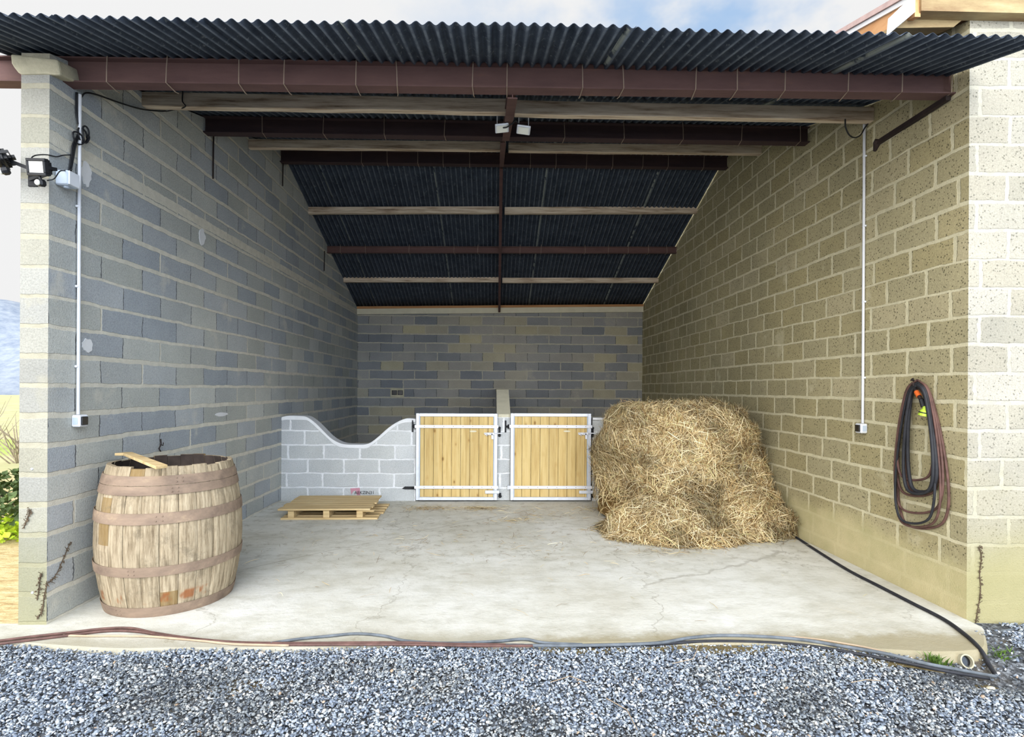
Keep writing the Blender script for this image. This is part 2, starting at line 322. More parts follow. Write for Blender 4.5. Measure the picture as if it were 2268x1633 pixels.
def mk_hill():
    t = NT('wooded_hillside', 1., 0, 0.); co = t.coord(); c = t.ramp(t.noise(co, .25, 8., .75), [(.35, srgb(120,130,146)), (.7, srgb(160,166,172))]); t.color(c); return t.mat
M['hill'] = mk_hill()
# ------------------------------------------------------------------ SETTING: walls
def wall_poly(y0, y1, x, drop=.012):
    ys = [y0, YR, y1]; return [(x, y0, -.25), (x, y1, -.25), (x, y1, roof_z(x, y1)-drop), (x, YR, ZR-drop), (x, y0, roof_z(x, y0)-drop)]
mb = MB(); T = .185
P = wall_poly(Y0, Y2+.2, XL); mb.prism(P, (-T, 0, 0)); n0 = len(mb.f)
mb.m = [0, 0]+[0]*5
for i, f in enumerate(mb.f):
    ys = [mb.v[k][1] for k in f]
    if max(ys) < Y0+.01: mb.m[i] = 1
wl = mb.build('wall_left', [M['left'], M['pillar']]); tag(wl, kind='structure')
def patch(parent, name, c, ry, rz, mat, seed, th=.006):
    r = random.Random(seed); pts = []
    for k in range(22):
        a = 2*math.pi*k/22; q = 1+r.uniform(-.14, .14); pts.append((XL+.0005, c[1]+math.cos(a)*ry*q, c[2]+math.sin(a)*rz*q))
    return MB().prism(pts, (th, 0, 0)).build(name, mat, parent)
for (px, py, ry, rz, sd) in ((190, 385, .05, .085, 1), (447, 525, .06, .08, 2), (193, 765, .05, .05, 3), (490, 918, .15, .02, 4)):
    patch(wl, 'mortar_patch', onX(px, py, XL), ry, rz, M['render'], sd)
mb = MB(); mb.prism([(-3.2, Y2, -.25), (3.5, Y2, -.25), (3.5, Y2, roof_z(XR, Y2)-.13), (-3.2, Y2, roof_z(XL, Y2)-.13)], (0, .2, 0))
tag(mb.build('wall_back', M['back']), kind='structure')
mb = MB(); X2 = XR+.2
mb.prism([(XR, Y0, -.4), (XR, Y2+.3, -.4), (XR, Y2+.3, 3.7), (XR, YR, 5.3), (XR, Y0, 4.19)], (.2, 0, 0))
for i, f in enumerate(mb.f):
    if max(mb.v[k][1] for k in f) < Y0+.01: mb.m[i] = 1
tag(mb.build('wall_right', [M['right'], M['facade']]), kind='structure')
mb = MB(); mb.box((XR+.2+2.5, Y0+.1, 1.9), (5., .2, 4.58)); tag(mb.build('wall_facade', M['facade']), kind='structure')
# neighbouring roof above the right wall
nr = bpy.data.objects.new('neighbouring_roof', None); COL.objects.link(nr); tag(nr, kind='structure')
xv, yf, zf, sl = 2.88, 3.70, 4.18, .285
def slopebox(x0, x1, y0, y1, z0, th, name, mat):
    zb = lambda y: z0+sl*(y-yf)
    m = MB().prism([(x0, y0, zb(y0)), (x0, y1, zb(y1)), (x0, y1, zb(y1)+th), (x0, y0, zb(y0)+th)], (x1-x0, 0, 0)); return m.build(name, mat, nr)
slopebox(xv+.03, XR+.2, yf+.12, YR, zf, .04, 'soffit_panel', M['soffit'])
slopebox(xv-.01, xv+.03, yf+.02, YR, zf-.03, .12, 'fascia_board', M['soffit'])
slopebox(xv-.025, xv+.03, yf+.02, YR, zf+.09, .035, 'verge_board', M['whiteboard'])
slopebox(xv-.04, 8., yf-.02, YR, zf+.127, .04, 'roof_covering', M['tile'])
MB().prism([onY(1986, 60, yf), onY(2027, 26, yf), onY(2027, -14, yf), onY(1990, 20, yf)], (0, .1, 0)).build('verge_end', M['whiteboard'], nr)
MB().box(((2.9+8.2)/2, yf+.045, zf+.09), (5.3, .09, .17)).build('eave_course', M['eavestone'], nr)
MB().prism([onY(2027, 27, yf+.09), onY(2152, 27, yf+.09), onY(2112, 60, yf+.09), onY(1985, 62, yf+.09)], (0, .3, .085)).build('corbel', M['eavestone'], nr)
# floor slab
edge_px = [(-420,1440),(-200,1428),(0,1420),(120,1428),(260,1436),(400,1434),(560,1434),(700,1430),(900,1424),(1134,1423),(1300,1422),(1450,1420),(1600,1418),(1760,1424),(1900,1434),(2000,1440),(2080,1443),(2140,1441),(2178,1432),(2172,1400)]
E2 = [onZ(*p) for p in edge_px]; E2[-1] = Vector((XR, Y0-.12, 0))
epts = spline(E2, 6)
mb = MB(); vs = []; ring = []
top = [Vector((p.x, p.y, 0)) for p in epts]
low1 = [Vector((p.x, p.y-.02, -.012)) for p in epts]; low2 = [Vector((p.x, p.y-.035, -.05)) for p in epts]; low3 = [Vector((p.x, p.y-.04, -.3)) for p in epts]
N = len(top); vs = top+low1+low2+low3
fs = [(k*N+i, k*N+i+1, (k+1)*N+i+1, (k+1)*N+i) for k in range(3) for i in range(N-1)]
fs = [f[::-1] for f in fs]
# top surface as strips to the back
mb.add(vs, fs)
bx = [(p.x, Y2+.1, 0) for p in top]; bx = [(max(-3.16, min(XR+.1, x)), y, z) for x, y, z in bx]
mid = [(max(-9, min(XR+.1, p.x)), Y0+.02, 0) for p in top]
mb.add([tuple(p) for p in top]+mid, [(i, i+1, N+i+1, N+i) for i in range(N-1)])
mid2 = [(max(-3.16, min(XR+.1, p.x)), Y0+.02, 0) for p in top]
mb.add(mid2+bx, [(i, i+1, N+i+1, N+i) for i in range(N-1) if mid2[i] != mid2[i+1]])
tag(mb.build('floor', M['concrete']), kind='structure')
# stall wall with the scooped top, pier, right piece, divider
prof_px = [(618,924),(640,921),(672,922),(684,926),(700,938),(716,954),(730,968),(745,978),(762,984),(790,985),(812,984),(826,977),(842,964),(860,948),(878,936),(896,928),(910,927),(924,928)]
pp = [onY(x, y, Y1) for x, y in prof_px]; pp[0].x = XL+.002; pp[-1].x = -1.09; pz = spline(pp, 3)
ws = bpy.data.objects.new('wall_stall', None); COL.objects.link(ws); tag(ws, kind='structure')
low = [(p.x, Y1, p.z-.035) for p in pz]
MB().prism([(XL+.002, Y1, -.01), (-1.09, Y1, -.01)]+low[::-1], (0, .19, 0)).build('low_wall', M['stall'], ws)
MB().prism([(p.x, Y1-.012, p.z) for p in pz]+[(p.x, Y1-.012, p.z-.05-.012*math.sin(i*.37)**2) for i, p in reversed(list(enumerate(pz)))], (0, .215, 0)).build('coping', M['render'], ws, bevel=.008)
MB().box(((.052+.252)/2, Y1+.1, .62), (.19, .2, 1.22)).build('gate_pier', M['stall'], ws)
MB().box(((1.42+XR)/2, Y1+.1, .575), (XR-1.42-.002, .2, 1.17)).build('side_wall', M['stall'], ws)
MB().box(((1.42+XR)/2, Y1+.09, 1.175), (XR-1.42-.002, .24, .03)).build('side_coping', M['render'], ws)
MB().prism([(.06, Y1+.2, 0), (.06, Y2, 0), (.06, Y2, 1.56), (.06, Y1+.98, 1.56), (.06, Y1+.2, 1.24)], (.185, 0, 0)).build('divider', M['stall'], ws)
MB().prism([(.055, Y1+.0, 1.232), (.055, Y1+1., 1.585), (.055, Y2, 1.59), (.055, Y2, 1.55), (.055, Y1+1., 1.545), (.055, Y1, 1.19)], (.195, 0, 0)).build('divider_coping', M['divcap'], ws)
# pillar cap and trims
tr = MB()
P = [onY(x, y, Y0-.012) for x, y in ((22,119),(60,123),(100,128),(127,131),(131,148),(134,166),(120,166),(104,164),(46,165),(38,160),(30,150),(24,140))]
tr.prism(P, (0, .3, .06)); o = tr.build('trim_1', M['cap']); tag(o, kind='structure')
md = o.modifiers.new('b', 'BEVEL'); md.width = .012; md.segments = 2
mb = MB()
mb.bar((XL, Y2-.02, roof_z(XL, Y2)-.075), (XR, Y2-.02, roof_z(XR, Y2)-.075), .09, .12)
tag(mb.build('trim_2', M['divcap']), kind='structure')
# ------------------------------------------------------------------ roof
rf = bpy.data.objects.new('roof', None); COL.objects.link(rf); tag(rf, kind='structure')
PIT = .0755; A = .0115
def sheet(x0, x1, ya, yb, lift, name='corrugated_sheet', skew=0.):
    n = int(round((x1-x0)/PIT*8)); ny = 7; vs = []; uv = []
    for j in range(ny+1):
        y = ya+(yb-ya)*j/ny
        for i in range(n+1):
            x = x0+(x1-x0)*i/n; z = roof_z(min(max(x, XL), XR), y)+A+.008+A*math.cos(2*math.pi*x/PIT)+lift+skew*(i/n-.5)
            vs.append((x, y, z)); uv.append((i/n, j/ny))
    fs = [(j*(n+1)+i, (j+1)*(n+1)+i, (j+1)*(n+1)+i+1, j*(n+1)+i+1) for j in range(ny) for i in range(n)]
    me = bpy.data.meshes.new(name); me.from_pydata(vs, [], fs); me.materials.append(M['tin'])
    L = me.uv_layers.new(name='UVMap'); lv = np.empty(len(me.loops), np.int32); me.loops.foreach_get('vertex_index', lv)
    L.data.foreach_set('uv', np.array(uv, np.float32)[lv].ravel()); me.polygons.foreach_set('use_smooth', [True]*len(me.polygons))
    o = bpy.data.objects.new(name, me); COL.objects.link(o); o.parent = rf
    md = o.modifiers.new('s', 'SOLIDIFY'); md.thickness = .002; md.offset = 1; return o
W = .83; x = XR-.01; k = 0; rr = random.Random(3)
while x > -3.3:
    x0 = x-W; lift = .0025*(k % 2); e = rr.uniform(-.025, .02)
    sheet(x0-.05, min(x, XR-.012), 3.2+e, 7.86, lift, skew=rr.uniform(-.004, .004))
    sheet(x0-.05, min(x, XR-.012), 7.84, 12.42, lift)
    x = x0; k += 1
mb = MB(); mb.prism([(-3.7, 7.66, roof_z(0, 7.66)+.035), (-3.7, 7.84, ZR+.06), (-3.7, 8.02, roof_z(0, 8.02)+.035), (-3.7, 7.84, ZR+.045)], (7., 0, 0)); mb.build('ridge_cap', M['tin'], rf)
# ------------------------------------------------------------------ beams
def ibeam(name, y, za, zb, h, fw, xa, xb, label, group, mat='primer'):
    e = empty(name, (0, y, 0), label, 'beam', group); mb = MB(); tf = .009
    def bar(dz, w, hh): 
        a = Vector((xa, y, za-dz)); b = Vector((xb, y, zb-dz)); mb.bar(a, b, w, hh)
    bar(tf/2, fw, tf); bar(h/2, .008, h-2*tf); bar(h-tf/2, fw, tf)
    mb.build('flanged_bar', M[mat], e); return e
def hooks(e, xs, y, h, fw, za, zb, long=.02):
    for x in xs:
        t = (x-XL)/(XR-XL); z = za+(zb-za)*t; w = rr.uniform(-.008, .008)
        p = [(x+w, y-fw/2-.006, z+.03), (x, y-fw/2-.008, z-h*.4), (x-w*.5, y-fw/2-.008, z-h+.004), (x+w, y+fw/2-.01, z-h-.008), (x+w*2, y+fw/2+long, z-h-.004)]
        MB().tube(p, .0036, 6).build('hook_bolt', M['hook'], e)
b1 = ibeam('steel_beam', 3.95, 3.862, 3.912, .175, .1, -3.9, 3.38, 'long red-brown steel beam across the shed front, nearest the roof edge', 'steel roof beams')
hooks(b1, [onY(px, 170, 3.9).x for px in (238,370,530,630,789,879,1047,1123,1290,1380,1541,1632,1738,1878,1997,2107)], 3.95, .175, .1, 3.862, 3.912)
b2 = ibeam('steel_beam', 5.79, 4.365, 4.37, .165, .1, XL-.06, XR+.04, 'red-brown steel beam toned down for shade, between the two front timber purlins', 'steel roof beams', 'shadesteel')
hooks(b2, [XL+.6+i*.62 for i in range(10)], 5.79, .165, .1, 4.365, 4.37)
b3 = ibeam('steel_beam', YR, 4.90, 4.915, .17, .1, XL-.06, XR+.04, 'red-brown steel beam toned down for shade, under the ridge of the roof', 'steel roof beams', 'shadesteel')
hooks(b3, [onY(px, 350, 7.75).x for px in (800,857,925,981,1040,1175,1232,1300,1358,1425,1481,1560)], YR, .17, .1, 4.90, 4.915)
b4 = ibeam('steel_beam', 9.99, 4.118, 4.186, .115, .07, XL-.04, XR+.02, 'red-brown steel beam on the rear slope between two timber purlins', 'steel roof beams')
hooks(b4, [onY(px, 550, 9.9).x for px in (752,808,905,1005,1058,1152,1199,1297,1349,1393,1438,1479)], 9.99, .115, .07, 4.118, 4.186)
XM = onY(1136, 230, 4.6).x
def purlin(y, za, zb, h, w, xa, xb, lab, dz=0.):
    m = MB(); xs = [xa+(xb-xa)*i/8 for i in range(9)]; f = lambda x: za+(zb-za)*(x-XL)/(XR-XL)+dz
    for i in range(8): m.bar((xs[i], y, f(xs[i])-h/2+rr.uniform(-.002, .002)), (xs[i+1], y, f(xs[i+1])-h/2+rr.uniform(-.002, .002)), w, h)
    # one continuous squared timber: weld the segments
    m2 = MB(); q = []
    for x in xs:
        z = f(x); j = rr.uniform(-.004, .004); k2 = rr.uniform(-.003, .003)
        q += [(x, y-w/2+j, z), (x, y+w/2+j, z), (x, y+w/2+j, z-h+k2), (x, y-w/2+j, z-h+k2)]
    fs = [(4*i+k, 4*i+(k+1) % 4, 4*i+4+(k+1) % 4, 4*i+4+k) for i in range(8) for k in range(4)]+[(3,2,1,0), (32,33,34,35)]
    m2.add(q, fs); o = m2.build('timber_purlin', M['purlin'], bevel=.004); return tag(o, lab, 'purlin', 'timber roof purlins')
for y, za, zb, h, nm in ((4.79, 4.083, 4.086, .118, 'front timber purlin, just behind the front steel beam'), (6.82, 4.60, 4.645, .105, 'second timber purlin from the front, before the ridge beam'), (8.99, 4.49, 4.60, .108, 'first timber purlin beyond the ridge beam'), (11.1, 3.79, 3.86, .1, 'timber purlin nearest the back wall')):
    purlin(y, za, zb, h, .07, XL-.03, XM-.02, 'left half of the '+nm); purlin(y, za, zb, h, .07, XM+.02, XR+.0, 'right half of the '+nm, -.012)
o = MB().bar((XL, Y2-.05, roof_z(XL, Y2)-.012+.02), (XR, Y2-.05, roof_z(XR, Y2)-.012+.02), .07, .05).build('wall_plate', M['plate']); tag(o, 'thin orange-brown timber plate along the top of the back wall', 'beam')
# central rafter
def rafter(name, pts, w, h, lab):
    e = empty(name, pts[0], lab, 'rafter', 'steel rafters at mid span'); mb = MB()
    for (a, b) in zip(pts, pts[1:]):
        a, b = Vector(a), Vector(b); n = (b-a).normalized().cross(Vector((1,0,0))).normalized(); n = n if n.z > 0 else -n
        mb.bar(a+n*.004, b+n*.004, w, .008, up=(0,0,1)); mb.bar(a+n*h, b+n*h, w, .008); mb.bar(a+n*h/2, b+n*h/2, .007, h-.008)
    mb.build('web_and_flanges', M['primer'], e); return e
ra = [onY(1135, 210, 4.02), onY(1127, 262, 4.9), onY(1118, 303, 5.74)]
rafter('steel_rafter', [(ra[0].x, 4.0, roof_z(0,4.)-.2), (ra[2].x+.01, 5.75, roof_z(0,5.75)-.2)], .072, .1, 'wide red-brown steel rafter running back from the front beam')
x5, x7 = onY(1115, 308, 5.8).x, onY(1111, 368, 7.7).x
rafter('steel_rafter', [(x5, 5.86, roof_z(0,5.86)-.21), (x7, 7.78, roof_z(0,7.78)-.21)], .058, .09, 'dark steel rafter between the second beam and the ridge')
x8, x9 = onY(1110, 380, 7.9).x, onY(1106, 678, 12.2).x
rafter('steel_rafter', [(x8, 7.88, roof_z(0,7.88)-.19), (x9, Y2-.06, roof_z(0,Y2-.06)-.14)], .048, .06, 'slim steel rafter running down the rear slope to the back wall')
# braces on walls
def rod(name, pts, r, lab, mat='iron', cat='rod', group=None):
    return tag(MB().tube(pts, r, 8).build(name, M[mat], smooth=True), lab, cat, group)
e = empty('knee_brace', (XR, 4.3, 3.3), 'dark iron brace slanting down the right wall from the front beam', 'brace')
a, b = Vector((XR-.03, 3.93, 3.72)), onX(1942, 318, XR-.02)
MB().bar(a, b, .035, .035).build('bar', M['iron'], e)
MB().tube([b+Vector((0,-.02,.02)), b, onX(1938, 334, XR-.004)], [.03,.03,.015], 8).build('foot', M['iron'], e)
for (px, ya, yb, nm) in ((473, 300, 396, 'below the second steel beam'), (627, 362, 412, 'below the ridge beam'), (719, 556, 600, 'below the rear steel beam')):
    rod('hanging_rod', [onX(px, ya, XL+.02), onX(px-1, yb, XL+.015)], .008, 'thin dark iron rod on the left wall '+nm, group='iron rods on the left wall')
# ------------------------------------------------------------------ wall fittings
def conduit(X, pxs, y0, y1, lab, side):
    a, b = onX(pxs[0], y0, X+side*.02), onX(pxs[1], y1, X+side*.02); b.y = a.y = (a.y+b.y)/2
    e = empty('conduit_pipe', b, lab, 'conduit', 'white conduits on the side walls'); MB().tube([a, b], .0115, 10).build('tube', M['conduit'], e, smooth='auto')
    for t in (.12, .35, .6, .85):
        p = a.lerp(b, t); MB().box(p+Vector((-side*.006, 0, 0)), (.022, .036, .016), bev=.003).build('clip', M['white'], e)
    return b
bL = conduit(XL, (173, 177), 207, 918, 'white vertical conduit on the left wall near the front corner', 1)
bR = conduit(XR, (1911, 1914), 268, 938, 'white vertical conduit on the right wall between purlin and socket', -1)
def socket(X, p, side, lab):
    e = empty('wall_socket', p, lab, 'socket', 'outdoor sockets under the conduits'); c = Vector((X+side*.032, p.y, p.z-.045))
    MB().box(c, (.06, .085, .085), bev=.008).build('housing', M['white'], e)
    MB().box(c+Vector((side*.033, .0, .0)), (.012, .062, .06), bev=.004).build('flap', M['smoke'], e)
    MB().box(c+Vector((0, -.044, 0)), (.034, .004, .05), bev=.001).build('side_marking', M['grey'], e)
socket(XL, bL, 1, 'white weatherproof socket on the left wall above the barrel'); socket(XR, bR, -1, 'white weatherproof socket on the right wall left of the hose')
# junction box
c = onX(150, 398, XL+.05)
e = empty('junction_box', c, 'light grey junction box on the left wall beside the floodlight', 'junction box')
MB().box((XL+.045, c.y, c.z), (.088, .1, .1), bev=.008).build('housing', M['grey'], e)
MB().box((XL+.092, c.y, c.z), (.01, .094, .094), bev=.004).build('lid', M['white'], e)
MB().tube([(XL+.05, c.y-.01, c.z-.05), (XL+.05, c.y-.01, c.z-.062)], .016, 12).build('gland', M['grey'], e)
# floodlights
def flood(name, c, R, lab, sensor=True, w=.135, h=.10, grp=None):
    e = empty(name, c, lab, 'floodlight', grp); c = Vector(c)
    fr = MB(); 
    for dx, dz, ww, hh in ((0, h/2-.009, w, .018), (0, -h/2+.009, w, .018), (-w/2+.009, 0, .018, h-.036), (w/2-.009, 0, .018, h-.036)): fr.box(c+R@Vector((dx, -.008, dz)), (ww, .03, hh), R, bev=.003)
    fr.box(c+R@Vector((0, .01, 0)), (w*.94, .022, h*.92), R, bev=.004)
    for k in range(7): fr.box(c+R@Vector((-w*.36+k*w*.12, .028, 0)), (.004, .02, h*.7), R)
    fr.build('lamp_housing', M['black'], e)
    MB().box(c+R@Vector((0, -.012, 0)), (w-.034, .01, h-.034), R).build('lamp_glass', M['led'], e)
    br = MB(); br.box(c+R@Vector((0, .05, -.0)), (.03, .05, .02), R); br.box(c+R@Vector((-w*.5, .03, 0)), (.004, .05, .02), R); br.box(c+R@Vector((w*.5, .03, 0)), (.004, .05, .02), R); br.box(c+R@Vector((0, .056, 0)), (w, .004, .02), R)
    br.build('bracket', M['black'], e)
    if sensor:
        s = MB(); s.tube([c+R@Vector((0, .0, -h/2)), c+R@Vector((.004, .0, -h/2-.022))], .009, 8); s.box(c+R@Vector((.008, .0, -h/2-.042)), (.05, .045, .045), R, bev=.012); so = s.build('sensor', M['black'], e)
        ax = R@Matrix.Rotation(math.pi/2, 3, 'X')
        MB().lathe([(.019, 0), (.018, .006), (.013, .012), (.006, .0155), (0, .0165)], c+R@Vector((.008, -.022, -h/2-.042)), 20, axis=ax).build('sensor_lens', M['led'], so, smooth=True)
    return e
ca = onY(86, 371, Y0-.17); R1 = Matrix.Rotation(-.25, 3, 'Z')@Matrix.Rotation(.18, 3, 'X')@Matrix.Rotation(.10, 3, 'Y')
e1 = flood('floodlight', ca, R1, 'black floodlight with motion sensor on the left pillar, facing the yard', True, .15, .105, 'floodlights on the left pillar')
MB().bar(ca+Vector((.02, .06, -.01)), (XL-.12, Y0-.002, ca.z-.02), .02, .02).build('wall_arm', M['black'], e1)
MB().box((XL-.10, Y0-.006, ca.z-.02), (.06, .012, .09), bev=.003).build('mounting_plate', M['black'], e1)
cb = onY(14, 356, Y0-.2); R2 = Matrix.Rotation(-1.05, 3, 'Z')@Matrix.Rotation(.35, 3, 'X')@Matrix.Rotation(-.25, 3, 'Y')
cb = onY(2, 352, Y0-.12)
e2 = flood('floodlight', cb, R2, 'second floodlight on a long arm, cut by the left edge of the photo', True, .14, .1, 'floodlights on the left pillar')
MB().bar(cb+Vector((.03, .03, 0)), ca+Vector((-.07, .05, -.0)), .012, .022).build('wall_arm', M['blackiron'], e2)
# cables at the left corner
def cable(name, pts, r, lab, mat='black', n=8, group='black cables at the left corner', cat='cable'):
    return tag(MB().tube(spline(pts, n), r, 6).build(name, M[mat], smooth=True), lab, cat, group)
q = lambda x, y, o=.012: onX(x, y, XL+o)
for k, (dx, dx2) in enumerate(((-3, 0), (-7, -5), (-10, 1))):
    cable('black_cable', [q(172+dx*.3, 205), q(173+dx*.4, 250), q(178+dx*.3, 290, .02), q(171+dx, 320, .02), q(165+dx*.8, 350), q(158+dx*.6, 384), (onX(150+dx2, 398, XL+.04) if k else q(160, 392, .03))], .0055, ('black cable hanging along the white conduit', 'second black cable twisted beside the conduit', 'third black cable ending at the grey junction box')[k])
cable('black_cable', [q(158, 343), q(140, 344, .02), q(125, 347, .01), onY(104, 343, Y0-.02), onY(80, 344, Y0-.1), onY(70, 350, Y0-.14), ca+R1@Vector((-.06, .02, .045))], .004, 'thin black cable looping from the conduit to the floodlight')
cable('black_cable', [onY(105, 400, Y0-.14), onX(120, 396, XL+.06), onX(132, 380, XL+.09), onX(143, 378, XL+.07), q(160, 375)], .004, 'thin black cable from the motion sensor to the junction box')
def loop(c, ry, rz, r, n=14, x=.025): return [Vector((XL+x+.004*math.sin(k), c.y+ry*math.cos(2*math.pi*k/n), c.z+rz*math.sin(2*math.pi*k/n))) for k in range(n+1)]
tag(MB().tube(loop(q(178, 300), .045, .05, 0), .006, 6).tube(loop(q(167, 306), .05, .04, 0, x=.03), .006, 6).tube(loop(q(181, 298), .03, .06, 0, x=.04), .006, 6).build('cable_coil', M['black'], smooth=True), 'small coil of black cable tied to the conduit top on left wall', 'cable')
cable('black_cable', [q(180, 215), q(190, 206, .02), q(215, 210, .03), q(260, 226, .02), q(310, 241, .015), q(350, 246, .015), q(368, 246, .03)], .006, 'black cable sagging along the left wall to the front purlin')
cable('black_cable', [Vector((XL+.35, 4.74, 4.09)), Vector((XL+.35, 4.735, 4.0)), Vector((XL+.36, 4.75, 3.955)), q(368, 247, .05)], .005, 'short black cable looped round the left end of front purlin')
qr = lambda x, y, o=.012: onX(x, y, XR-o)
cable('black_cable', [onX(1872, 264, XR-.3), onX(1873, 282, XR-.29), onX(1881, 299, XR-.24), onX(1893, 305, XR-.16), onX(1906, 299, XR-.08), qr(1915, 284, .03), qr(1926, 268)], .006, 'black cable hanging in a U below the right end of front purlin')
# hook on left wall above the barrel
tag(MB().tube([q(356, 1000), q(352, 994, .02), q(357, 985, .03), q(356, 973, .01)], .005, 6).tube([q(355, 985), q(361, 987, .04), q(362, 981, .05)], .004, 6).build('wall_hook', M['iron'], smooth=True), 'small twisted iron hook on the left wall just above the barrel', 'hook')
# sockets on back wall
c = onY(880, 870, Y2); e = empty('double_outlet', c, 'double recessed outlet box in grey mortar on the back wall', 'outlet')
MB().box((c.x, Y2-.006, c.z), (.30, .012, .2), bev=.004).build('mortar_surround', M['cap'], e)
for dx in (-.062, .066):
    f = MB()
    for ddx, ddz, w, h in ((0, .045, .11, .012), (0, -.045, .11, .012), (-.05, 0, .012, .09), (.05, 0, .012, .09)): f.box((c.x+dx+ddx, Y2-.015, c.z+ddz), (w, .01, h))
    fo = f.build('outlet_frame', M['blackiron'], e); MB().box((c.x+dx, Y2-.0125, c.z), (.088, .003, .078)).build('recess', M['smoke'], fo)
# ceiling lamps at mid beam
for k, (px, sgn) in enumerate(((1112, -1), (1160, 1))):
    p = onY(px, 252, 4.83); lab = ('left', 'right')[k]+' of the two small grey floodlights under the front purlin'
    e = empty('ceiling_floodlight', p, lab, 'floodlight', 'floodlights under the purlin'); zt = 3.972 if k == 0 else 3.96
    zb = zt-.085
    cxx = p.x; w = .085
    MB().tube([(cxx-w/2, 4.83, zt), (cxx-w/2, 4.83, zb), (cxx+w/2, 4.83, zb), (cxx+w/2, 4.83, zt)], .004, 6).build('bracket', M['conduit'], e)
    R = Matrix.Rotation(sgn*.12, 3, 'Y')@Matrix.Rotation(-.35, 3, 'X')
    MB().box((cxx, 4.85, zb-.012), (.12, .1, .018), R, bev=.006).build('lamp_housing', M['zinc'], e)
    MB().box(Vector((cxx, 4.85, zb-.012))+R@Vector((0, 0, -.011)), (.09, .075, .004), R).build('lamp_glass', M['led'], e)
cable('black_cable', [onY(1114, 283, 4.83), onY(1122, 282, 4.82), onY(1133, 275, 4.8), onY(1142, 268, 4.8), onY(1150, 276, 4.82)], .006, 'short black cable joining the two ceiling floodlights', group='cables under the purlin')
# ------------------------------------------------------------------ gates
def gate(x0, x1, z0, z1, lab):
    yf = Y1-.045; e = empty('stable_gate', ((x0+x1)/2, yf, 0), lab, 'gate', 'timber and steel stall gates'); w = x1-x0; t = .045
    fr = MB()
    fr.box((x0+t/2, yf, (z0+z1)/2), (t, .045, z1-z0), bev=.004); fr.box((x1-t/2, yf, (z0+z1)/2), (t, .045, z1-z0), bev=.004)
    fr.box(((x0+x1)/2, yf, z1-t/2), (w-2*t, .045, t), bev=.004); fr.box(((x0+x1)/2, yf, z0+t/2), (w-2*t, .045, t), bev=.004)
    fr.build('steel_frame', M['zinc'], e)
    for xx in (x0+t+.006, x1-t-.006): MB().box((xx, yf+.005, (z0+z1)/2), (.012, .03, z1-z0-2*t)).build('inner_channel', M['grey'], e)
    n = 9; bw = .128; xs = x0+t+.012; xe = x1-t-.012; wd = MB(); off = math.floor(xs/bw)*bw+(.06 if x0 < 0 else .03); X = [xs]+[v for v in [off+i*bw for i in range(12)] if xs+.02 < v < xe-.02]+[xe]
    for a, b in zip(X, X[1:]):
        wd = MB(); wd.box(((a+b)/2, yf+.008, (z0+z1)/2), (b-a-.004, .024, z1-z0-2*t), bev=.0025); wd.build('gate_board', M['gatewood'], e)
    for zc in (z1-.185, z0+.185):
        s = MB(); s.box(((x0+x1)/2-.003, yf-.028, zc), (w+.03, .008, .042), bev=.001)
        so = s.build('strap_bar', M['zincflat'], e)
        for i in range(8): MB().lathe([(.006, 0), (.006, .003), (0, .005)], (x0+.12+i*(w-.2)/7, yf-.032, zc), 8, axis=Matrix.Rotation(math.pi/2, 3, 'X')).build('bolt_head', M['hook'], so)
    # slide bolt top, latch bottom
    lx = x1-.09; lz = z1-.285
    l = MB(); l.box((lx-.02, yf-.026, lz), (.14, .006, .034)); l.box((lx+.02, yf-.026, lz-.03), (.03, .006, .09)); l.tube([(lx-.1, yf-.04, lz+.008), (lx+.15, yf-.04, lz+.008)], .008, 8); l.box((lx-.04, yf-.04, lz+.004), (.02, .03, .03)); l.box((lx+.03, yf-.04, lz+.004), (.02, .03, .03)); l.tube([(lx-.06, yf-.04, lz+.008), (lx-.06, yf-.065, lz-.03)], .006, 6)
    l.build('slide_bolt', M['zincflat'], e)
    l = MB(); l.box((x1-.07, yf-.04, z0+.12), (.2, .01, .045), bev=.003); l.box((x1-.02, yf-.05, z0+.12), (.05, .012, .02)); l.build('kick_latch', M['zinc'], e)
    MB().prism([(x0+w*.70+.05*math.cos(a)*(1), yf-.005, z1-.252+.012*math.sin(a)) for a in [i*math.pi/8 for i in range(16)]], (0, -.004, 0)).build('name_plate', M['divcap'], e)
    return e
ga = onY(922, 915, Y1-.045); gb = onY(1101, 1107, Y1-.045); g1 = gate(ga.x, gb.x, .022, ga.z-.003, 'left gate of yellow pine boards in galvanised frame, beside the scooped wall')
gc = onY(1131, 915, Y1-.045); gd = onY(1308, 1107, Y1-.045); g2 = gate(gc.x, gd.x, .022, gc.z-.003, 'right gate of yellow pine boards in galvanised frame, beside the hay')
for g, x0 in ((g1, ga.x), (g2, gc.x)):
    h = MB(); z = 1.06; h.box((x0-.055-.015*(x0 > 0), Y1-.006, z), (.025, .012, .17), bev=.002); h.bar((x0-.055, Y1-.02, z-.0), (x0+.0, Y1-.045, z-.0), .018, .03); h.tube([(x0-.03, Y1-.035, z-.03), (x0-.03, Y1-.035, z+.03)], .012, 8)
    h.build('top_hinge', M['blackiron'], g)
h = MB(); x0 = ga.x; h.box((x0-.085, Y1-.006, .185), (.15, .012, .04)); h.prism([(x0-.16, Y1-.012, .165), (x0-.16, Y1-.012, .205), (x0-.2, Y1-.012, .175)], (0, .012, 0)); h.bar((x0-.06, Y1-.02, .185), (x0, Y1-.045, .185), .02, .026); h.build('bottom_hinge', M['blackiron'], g1)
h = MB(); x0 = gc.x; h.box((x0-.02, Y1-.03, .2), (.04, .05, .05)); h.build('bottom_hinge', M['zinc'], g2)
